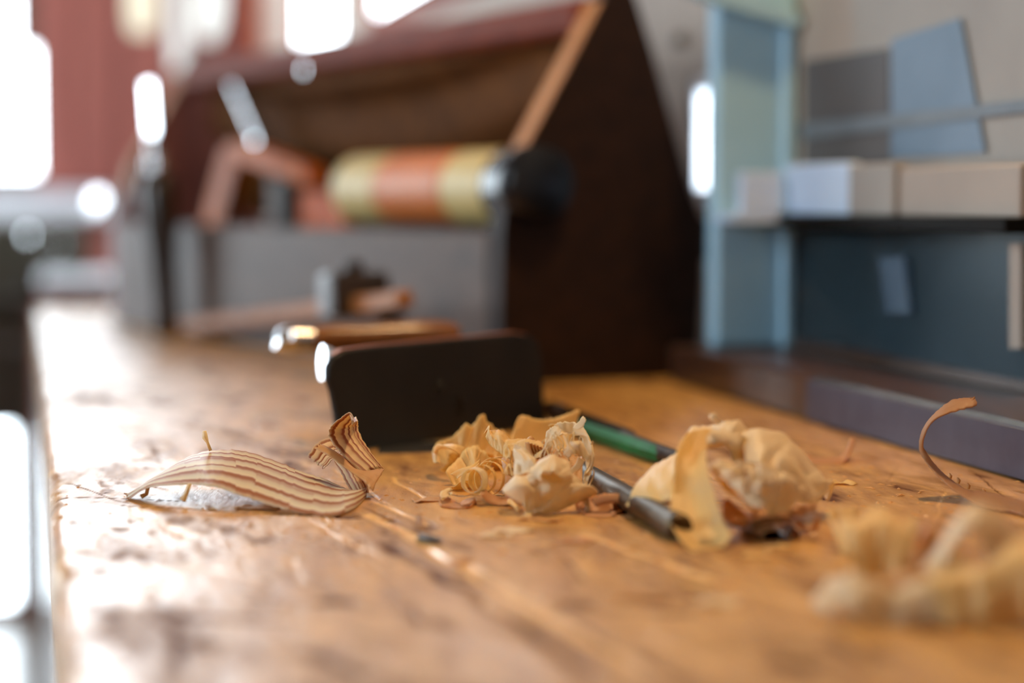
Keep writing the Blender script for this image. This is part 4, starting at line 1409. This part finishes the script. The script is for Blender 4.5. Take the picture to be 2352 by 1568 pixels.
# C: big heap right of the middle
mb = MB()
sheet(mb, c3([(168, 965), (225, 775), (330, 640), (440, 550), (560, 485), (680, 430)], [0.965, 0.97, 0.975, 0.975, 0.97, 0.965]),
      c3([(225, 975), (320, 945), (400, 920), (470, 905), (560, 895), (660, 900)], [0.955, 0.945, 0.938, 0.935, 0.93, 0.925]), nu=60, nv=26, bow=-0.003, jag=0.03, wav=0.0006, seed=110, crease=0.0008)
fin(mb, 'broad_shaving', 'gold', 'broad golden shaving leaning at the left side of the right heap, against the rod')
mb = MB()
sheet(mb, c3([(1000, 250), (860, 255), (720, 290), (632, 400), (575, 600), (556, 850), (535, 1050), (600, 1220), (740, 1380)], [0.955, 0.95, 0.945, 0.935, 0.925, 0.915, 0.90, 0.885, 0.866]),
      c3([(1060, 380), (960, 385), (890, 410), (872, 480), (892, 610), (950, 830), (1000, 990), (1060, 1130), (1112, 1222)], [0.94, 0.935, 0.93, 0.925, 0.915, 0.905, 0.897, 0.89, 0.882]),
      nu=90, nv=26, bow=-0.005, jag=0.03, wav=0.0008, seed=111, crease=0.0010, cf=(5, 3))
fin(mb, 'ribbon_shaving', 'gold', 'wide smooth ribbon of shaving falling towards us at the front of the right heap')
mb = MB()
sheet(mb, c3([(700, 310), (860, 235), (1030, 195), (1160, 260), (1230, 350), (1290, 480), (1330, 600)], [0.975] * 7),
      c3([(830, 430), (950, 400), (1040, 400), (1110, 440), (1160, 520), (1190, 600), (1220, 680)], [0.94] * 7), nu=64, nv=26, bow=-0.006, jag=0.06, wav=0.0012, seed=112, crease=0.0034, cf=(5, 2.5))
sheet(mb, c3([(920, 290), (1000, 270), (1090, 290), (1180, 330)], 0.945), c3([(900, 310), (980, 350), (1070, 390), (1150, 430)], 0.935), nu=16, nv=6, bow=-0.002, jag=0.08, seed=113)
sheet(mb, c3([(1160, 300), (1180, 420), (1160, 520), (1180, 640)], 0.94), c3([(1240, 320), (1270, 430), (1250, 540), (1260, 640)], 0.945), nu=18, nv=6, bow=-0.002, jag=0.06, seed=114)
mb.tube(c3([(1000, 205), (960, 175), (930, 140), (900, 140)], 0.955), [0.0008, 0.0011, 0.0018, 0.0009], 6)
fin(mb, 'arched_shaving', 'pale', 'pale shaving arching over the top of the right heap with a small stalk')
mb = MB()
sheet(mb, c3([(1215, 340), (1340, 302), (1430, 312), (1530, 345), (1680, 450), (1800, 600), (1900, 760), (1985, 880)], [0.985] * 6 + [0.985, 0.98]),
      c3([(1230, 560), (1340, 560), (1440, 600), (1520, 680), (1590, 780), (1660, 860), (1760, 915), (1890, 895)], [0.93, 0.925, 0.925, 0.925, 0.93, 0.935, 0.945, 0.955]), nu=80, nv=32, bow=-0.009, jag=0.03, wav=0.0012, seed=115, crease=0.0025, cf=(4, 2.5))
sheet(mb, c3([(1480, 470), (1580, 480), (1700, 600), (1800, 760), (1880, 890)], 0.93), c3([(1500, 640), (1580, 700), (1660, 800), (1720, 880), (1790, 920)], 0.918), nu=26, nv=8, bow=-0.004, jag=0.04, seed=116)
sheet(mb, c3([(1880, 680), (1920, 740), (1960, 820)], 0.975), c3([(1900, 640), (1950, 760), (1985, 885)], 0.97), nu=10, nv=4, jag=0.1, seed=117)
fin(mb, 'domed_shaving', 'pale', 'broad translucent shaving domed over the right side of the right heap')
mb = MB()
sheet(mb, c3([(1040, 700), (1110, 610), (1220, 555), (1330, 565), (1460, 630), (1560, 730), (1630, 850)], [0.915] * 7),
      c3([(1180, 830), (1240, 930), (1320, 990), (1410, 1010), (1500, 1005), (1580, 985), (1660, 960)], [0.90, 0.893, 0.89, 0.89, 0.89, 0.895, 0.9]), nu=70, nv=32, bow=-0.010, jag=0.05, wav=0.0015, seed=118, crease=0.0038, cf=(4.5, 3.5))
sheet(mb, c3([(1340, 640), (1400, 640), (1480, 630), (1500, 670)], 0.895), c3([(1360, 690), (1420, 690), (1470, 680), (1490, 690)], 0.893), nu=12, nv=4, jag=0.1, seed=119)
fin(mb, 'crumpled_shaving', 'pale', 'round crumpled shaving in the middle of the right heap')
mb = MB()
ctr = c3([(1465, 1165)], 0.905)[0]
for k in range(4):
    A_, B_ = [], []
    rx, rz_ = 0.0135 * (1 - 0.17 * k), 0.0068 * (1 - 0.15 * k)
    for i in range(26):
        th = i / 25 * 2 * math.pi * 0.93 + 0.5 * k
        A_.append(ctr + Vector((rx * math.cos(th), -0.006 - 0.002 * k, rz_ * math.sin(th) - 0.0006 * k)))
        B_.append(ctr + Vector((rx * 0.94 * math.cos(th), 0.020, rz_ * 0.94 * math.sin(th))))
    sheet(mb, A_, B_, nu=56, nv=6, bow=0.0005, jag=0.06, wav=0.0006, seed=120 + k)
fin(mb, 'rolled_shaving', 'tan', 'brownish roll of shaving seen end-on at the foot of the right heap')
for k, (a_, b_, mt, lb) in enumerate((
        ([(900, 600), (980, 720), (1080, 830), (1200, 930), (1300, 1010)], [(960, 560), (1060, 700), (1160, 800), (1260, 900), (1340, 990)], 'gold', 'narrow golden strip slanting down through the right heap'),
        ([(900, 560), (1000, 540), (1100, 560), (1180, 620)], [(920, 620), (1000, 620), (1090, 650), (1160, 700)], 'pale', 'short pale twist crossing the middle of the right heap'),
        ([(1000, 900), (1060, 880), (1140, 930), (1250, 1030), (1330, 1050)], [(1020, 1060), (1080, 1120), (1150, 1150), (1220, 1110), (1300, 1070)], 'pink', 'tan folded flake inside the right heap, beside the wide ribbon'),
        ([(1900, 1010), (1890, 1080), (1850, 1160), (1780, 1210)], [(1850, 1030), (1840, 1100), (1810, 1150), (1760, 1200)], 'tan', 'thin brown curl at the right foot of the right heap'),
        ([(1500, 920), (1600, 940), (1720, 940), (1880, 930)], [(1560, 1020), (1640, 1040), (1760, 1020), (1860, 1010)], 'tan', 'shaded flake under the domed shaving of the right heap'),
        ([(400, 1070), (420, 1000), (480, 940), (560, 930)], [(385, 1075), (400, 990), (465, 925), (560, 910)], 'tan', 'thin dark curl on the bench left of the wide ribbon'))):
    mb = MB()
    dA = [0.92, 0.90, 0.915, 0.905, 0.93, 0.955][k]
    sheet(mb, c3(a_, dA), c3(b_, dA - 0.008), nu=24, nv=7, bow=-0.001, jag=0.05, wav=0.0008, seed=130 + k)
    fin(mb, 'shaving_strip', mt, lb)

# D: heap nearest to us at the right
def dheap(name, mat, label, *sheets, **kw):
    mb = MB()
    for k, (A_, dA, B_, dB, bow) in enumerate(sheets):
        sheet(mb, c4(A_, dA), c4(B_, dB), nu=60, nv=24, bow=bow, jag=0.03, wav=0.0012, seed=150 + len(label) + k, crease=0.0025, cf=(4, 2.5))
    return fin(mb, name, mat, label)


dheap('broad_shaving', 'gold', 'flat golden shaving standing at the left rear of the nearest heap',
      ([(470, 300), (560, 255), (640, 255), (710, 275)], 0.88, [(590, 645), (630, 640), (660, 620), (700, 600)], 0.855, 0.002))
dheap('domed_shaving', 'gold', 'egg-shaped golden shaving in the left of the nearest heap',
      ([(610, 560), (680, 400), (780, 290), (880, 245), (980, 300), (1060, 420), (1090, 520)], 0.82, [(650, 690), (740, 790), (820, 850), (900, 875), (980, 850), (1050, 780), (1090, 680)], 0.785, -0.012),
      ([(720, 340), (760, 300), (800, 290)], 0.815, [(720, 360), (770, 340), (810, 310)], 0.81, 0.001))
dheap('folded_shaving', 'tan', 'tan folded shaving between the egg-shaped one and the white curl of the nearest heap',
      ([(1040, 470), (1130, 380), (1250, 370), (1330, 390)], 0.83, [(1080, 720), (1150, 720), (1240, 680), (1320, 620)], 0.80, -0.006))
dheap('arched_shaving', 'pale', 'big white shaving arching high over the nearest heap',
      ([(1200, 760), (1280, 620), (1340, 470), (1450, 350), (1590, 315), (1730, 360), (1810, 450), (1850, 570), (1850, 690)], 0.765,
       [(1290, 760), (1370, 650), (1430, 540), (1520, 440), (1610, 420), (1700, 450), (1760, 540), (1790, 630), (1780, 720)], 0.745, -0.004))
dheap('ribbon_shaving', 'pale', 'pale ribbon trailing from the white arch towards us in the nearest heap',
      ([(1560, 440), (1640, 520), (1660, 620), (1640, 760), (1560, 880)], 0.75, [(1640, 430), (1740, 520), (1780, 640), (1770, 780), (1720, 900)], 0.745, 0.003),
      ([(1080, 780), (1200, 720), (1350, 640), (1480, 600)], 0.75, [(1060, 900), (1200, 840), (1360, 760), (1500, 720)], 0.735, 0.003))
dheap('curled_shaving', 'pale', 'pale curled end lying at the left tip of the nearest heap',
      ([(410, 1000), (440, 880), (520, 780), (620, 765), (690, 820)], 0.745, [(470, 1060), (540, 1010), (600, 960), (660, 930), (720, 900)], 0.725, -0.004))
dheap('rolled_shaving', 'pale', 'pale rolled shaving along the front of the nearest heap',
      ([(600, 1000), (660, 900), (780, 880), (920, 930), (1080, 900), (1220, 860), (1330, 870)], 0.735,
       [(620, 1060), (720, 1100), (820, 1150), (940, 1185), (1080, 1150), (1220, 1120), (1350, 1110)], 0.712, -0.009))
dheap('broad_shaving', 'gold', 'broad yellow shaving at the right front of the nearest heap, cut by the frame edge',
      ([(1280, 900), (1400, 760), (1560, 690), (1740, 600), (1900, 500), (2050, 430)], 0.735, [(1330, 1120), (1450, 1150), (1600, 1195), (1760, 1170), (1900, 1130), (2060, 1110)], 0.708, -0.010))
dheap('crumpled_shaving', 'tan', 'crumpled tan shaving filling the middle of the nearest heap',
      ([(800, 860), (980, 800), (1150, 760), (1350, 700), (1550, 680), (1800, 560)], 0.76, [(840, 1040), (1000, 1060), (1180, 1060), (1380, 1060), (1580, 1080), (1850, 1060)], 0.74, -0.008),
      ([(1230, 940), (1290, 880), (1360, 900)], 0.728, [(1240, 1020), (1300, 1010), (1360, 990)], 0.722, -0.003))

# E: thin brown strip curling up at the right
es = thing('strip_shaving', 'thin brown strip curling up in a hook at the right, before the back rail', 'wood shaving', P(2300, 1180, 0.99))
mb = MB()
sheet(mb, c6([(2028, 764), (1930, 778), (1850, 838), (1785, 915), (1748, 1000), (1752, 1090), (1825, 1185), (1935, 1285), (2050, 1360), (2160, 1400), (2260, 1415), (2345, 1440)],
             [1.05, 1.048, 1.045, 1.04, 1.035, 1.03, 1.02, 1.01, 0.995, 0.982, 0.972, 0.96]),
      c6([(2060, 812), (1975, 838), (1890, 860), (1812, 905), (1772, 985), (1775, 1060), (1835, 1150), (1920, 1225), (2020, 1285), (2120, 1295), (2230, 1320), (2345, 1350)],
         [1.03, 1.028, 1.025, 1.025, 1.025, 1.03, 1.03, 1.03, 1.025, 1.02, 1.01, 0.998]), nu=90, nv=10, bow=0.0006, jag=0.10, wav=0.0002, seed=170, ends=1.5)
fin(mb, 'hook', 'brown', None, parent=es, th=0.0007)
for k, (x, y) in enumerate(((1915, 1215), (1962, 1240), (2018, 1270), (2105, 1300))):
    mb = MB()
    mb.tube(c6([(x, y + 10), (x + 4, y - 8), (x - 4, y - 24)], 1.035), [0.0007, 0.0009, 0.0004], 6)
    fin(mb, 'splinter', 'tan', None, parent=es, th=0)
mb = MB()
sheet(mb, c6([(1110, 1085), (1180, 1110), (1260, 1110), (1330, 1060), (1355, 990)], [1.19] * 5), c6([(1140, 1165), (1220, 1175), (1300, 1150), (1345, 1080), (1370, 990)], [1.165, 1.16, 1.16, 1.17, 1.185]), nu=24, nv=6, bow=0.002, jag=0.03, seed=171)
fin(mb, 'thin_shaving', 'pink', 'thin pinkish curl lying behind the right heap, before the back rail')

# chips and crumbs on the bench
chips = [
    (1935, 1112, 30, 16, 'gold', 'yellow chip on the bench behind the right heap'), (1320, 1245, 40, 14, 'pink', 'pinkish chip on the bench in front of the middle heap'),
    (1175, 1220, 45, 12, 'pale', 'pale splintered chip on the bench in front of the middle heap'), (1140, 1232, 40, 10, 'pale', 'second pale chip beside the splintered one in front of the middle heap'),
    (1735, 1282, 34, 16, 'gold', 'golden flake in the shadow before the right heap'), (1240, 1195, 50, 8, 'tan', 'flat tan flake at the front foot of the crumpled pale shaving'),
    (985, 1150, 40, 8, 'tan', 'thin tan sliver on the bench left of the small brown flake'), (590, 1168, 55, 14, 'tan', 'tan flake under the middle of the striped shaving'),
    (1500, 1188, 26, 14, 'pink', 'small brown crumb before the end of the rod'), (1455, 1185, 18, 10, 'pink', 'tiny brown crumb on the flat tan flake'),
    (1650, 1385, 50, 16, 'pale', 'blurred pale flake on the near bench before the right heap'), (1470, 1372, 60, 14, 'tan', 'blurred tan flake on the near bench before the middle heap'),
    (1600, 1345, 40, 12, 'gold', 'golden sliver on the near bench before the wide ribbon'), (1060, 1290, 30, 10, 'tan', 'tan crumb on the near bench below the heap of shavings'),
    (1790, 1258, 30, 10, 'gold', 'golden splinter at the right foot of the right heap'), (2000, 1260, 26, 10, 'tan', 'tan chip left of the egg-shaped shaving'),
]
for k, (px, py, w, h_, mt, lb) in enumerate(chips):
    c_ = G(px, py)
    ww = w * c_.y / F
    dl = ww * random.uniform(0.5, 0.9)
    mb = MB()
    an = random.uniform(-0.5, 0.5)
    ux, uy = Vector((math.cos(an), math.sin(an), 0)), Vector((-math.sin(an), math.cos(an), 0))
    hh = h_ * c_.y / F * 0.45
    A_ = [c_ + ux * ww * t - uy * dl + Z * (0.0004 + hh * abs(math.sin(3 * t + k)) * 0.4) for t in (-1, -0.4, 0.3, 1)]
    B_ = [c_ + ux * ww * (t * 0.9 + 0.08) + uy * dl + Z * (0.0004 + hh * (0.5 + 0.5 * math.sin(4 * t + k))) for t in (-1, -0.4, 0.3, 1)]
    sheet(mb, A_, B_, nu=14, nv=6, bow=-0.0006, jag=0.10, wav=0.0004, seed=200 + k, ends=0.5)
    fin(mb, 'wood_chip', mt, lb)
# dark upright sliver and its black scrap
a = G(985, 1235)
mb = MB()
sheet(mb, [P(955, 1185, 0.94), P(952, 1205, 0.935), P(958, 1228, 0.93)], [P(968, 1178, 0.938), P(975, 1205, 0.932), P(985, 1228, 0.925)], nu=10, nv=5, jag=0.1, seed=220)
tag(mb.build('dark_splinter', SH['brown'], thick=0.0004, min_z=0.0003), 'dark brown splinter standing on the bench before the middle heap', 'splinter')
mb = MB()
sheet(mb, [G(955, 1236, 0.001), G(980, 1244, 0.001), G(1012, 1246, 0.0008)], [G(962, 1226, 0.0012), G(984, 1226, 0.002), G(1014, 1238, 0.001)], nu=14, nv=6, bow=-0.001, jag=0.08, seed=221)  # dark sheet standing in for the splinter's shadow
tag(mb.build('black_scrap', M['rust'], smooth=True, thick=0.0005, min_z=0.0003), 'small dark scrap lying at the foot of the upright dark splinter', 'scrap')

# fine crumbs: nobody could count them
mb = MB()
for k in range(900):
    py = 1020 + 540 * rng.random() ** 1.2
    px = rng.uniform(140, 2340)
    if k < 500:
        cx_, cy_ = [(1230, 1180), (1560, 1260), (700, 1185), (1900, 1290), (1950, 1120)][k % 5]
        px, py = rng.normal(cx_, 190), rng.normal(cy_, 45)
    if py < 990 or px < 150:
        continue
    c_ = G(px, py)
    if c_.dot(V) > 0.483 or c_.dot(V) < 0.012:
        continue
    r_c = rng.uniform(0.0003, 0.0011)
    an = rng.uniform(0, 6.28)
    ux, uy = Vector((math.cos(an), math.sin(an), 0)), Vector((-math.sin(an), math.cos(an), 0))
    L_c = r_c * rng.uniform(1, 3.5)
    hh = r_c * rng.uniform(0.3, 1.0)
    vs = [c_ - ux * L_c - uy * r_c, c_ + ux * L_c - uy * r_c * 0.6, c_ + ux * L_c * 0.8 + uy * r_c, c_ - ux * L_c * 0.7 + uy * r_c * 0.8, c_ + Z * hh + ux * L_c * 0.2]
    mb.add(vs, [(0, 1, 4), (1, 2, 4), (2, 3, 4), (3, 0, 4)])
o = mb.build('sawdust', SH['tan'])
o['kind'] = 'stuff'
tag(o, 'fine crumbs of sawdust scattered over the bench top', 'sawdust')

# ------------------------------------------------------------------ far room, left: side cabinet, machine, hanging cloths
sA = 3.55
cab = thing('side_cabinet', 'low red-brown cabinet with a pale top beyond the far end of the bench', 'cabinet', W(sA + 0.15, (pv(85, sA) + pv(262, sA)) / 2, FLOOR))
zt = pz(640, 165, sA)
wbox(MB(), sA + 0.01, sA + 0.32, pv(95, sA), pv(300, sA), FLOOR, zt - 0.0182, 0.004).build('body', M['handle_wood'], cab)
wbox(MB(), sA, sA + 0.33, pv(88, sA), pv(310, sA), zt - 0.018, zt + 0.002, 0.006).build('top', M['white_frame'], cab)
sB = 3.9
mach = thing('machine', 'dark olive machine with polished caps in front of the glazed door', 'machine', W(sB + 0.1, (pv(-160, sB) + pv(80, sB)) / 2, FLOOR))
wbox(MB(), sB, sB + 0.25, pv(-220, sB), pv(205, sB), pz(700, 50, sB), pz(510, 50, sB), 0.01).build('head', M['olive'], mach)
wbox(MB(), sB + 0.02, sB + 0.22, pv(-200, sB), pv(74, sB), pz(985, 50, sB), pz(700, 50, sB) - 0.0005, 0.01).build('drawer_box', M['olive'], mach)
wbox(MB(), sB + 0.04, sB + 0.20, pv(-200, sB), pv(-70, sB), FLOOR + 0.03, pz(985, 50, sB) - 0.0005, 0.01).build('column', M['olive'], mach)
wbox(MB(), sB - 0.02, sB + 0.27, pv(-220, sB), pv(-60, sB), FLOOR, FLOOR + 0.0295, 0.004).build('foot', M['olive'], mach)
for px, py, r in ((62, 540, 0.007), (135, 562, 0.007), (108, 606, 0.010), (34, 678, 0.005), (26, 790, 0.005)):
    aim_disc('polished_cap', M['polished'], P(px, py, W(sB - 0.014, pv(px, sB), 0).y), r, LWIN, parent=mach, th=0.006)
p = P(222, 463, W(sB + 0.05, pv(222, sB), 0).y)
lev = thing('steel_lever', 'bright steel-capped lever above the far end of the bench', 'lever', Vector((p.x, p.y, zt)))
q = Vector((p.x, p.y + 0.012, pz(512, 200, sB)))
aim_disc('polished_cap', M['polished'], p, 0.0165, LWIN, parent=lev)  # mirror cap aimed at the window, added for a bright spot
MB().tube([Vector((p.x - 0.02, p.y + 0.02, pz(510, 200, sB) + 0.0)), p + Vector((0, 0.012, 0))], [0.008, 0.006], 10).build('arm', M['steel'], lev, smooth=True)

# pale cloths and sheets hanging before the far wall
sC = 4.3
for k, (pts, lb) in enumerate((
        ([(288, -160), (356, -160), (354, 50), (344, 78), (306, 78), (294, 55)], 'cream cloth hanging at the left before the red far wall'),
        ([(394, -160), (428, -160), (424, 120), (410, 160), (398, 164), (392, 100)], 'pale pointed cloth hanging between two cream cloths'),
        ([(458, -160), (522, -160), (508, 50), (492, 95), (468, 95), (446, 60)], 'white cloth hanging next to the far window'))):
    s_ = sC + 0.03 * k
    mb = MB()
    nU = (U + V * 0.9).normalized()
    mb.prism([OP(x, y, W(s_, pv(400, s_), 0), nU) for x, y in pts], nU * 0.004)
    o = mb.build('hanging_cloth', M['cream_cloth' if k == 0 else 'white_cloth'])
    tag(o, lb, 'cloth', 'cloths hanging before the far wall')
mb = MB()
wbox(mb, sC - 0.02, sC + 0.10, pv(200, sC), pv(620, sC), pz(-185, 300, sC), pz(-160, 300, sC))
tag(mb.build('hanging_rail', M['dark_wall']), 'dark rail carrying the pale cloths before the far wall', 'rail')
for o in bpy.data.objects:
    if '_org' in o:
        del o['_org']
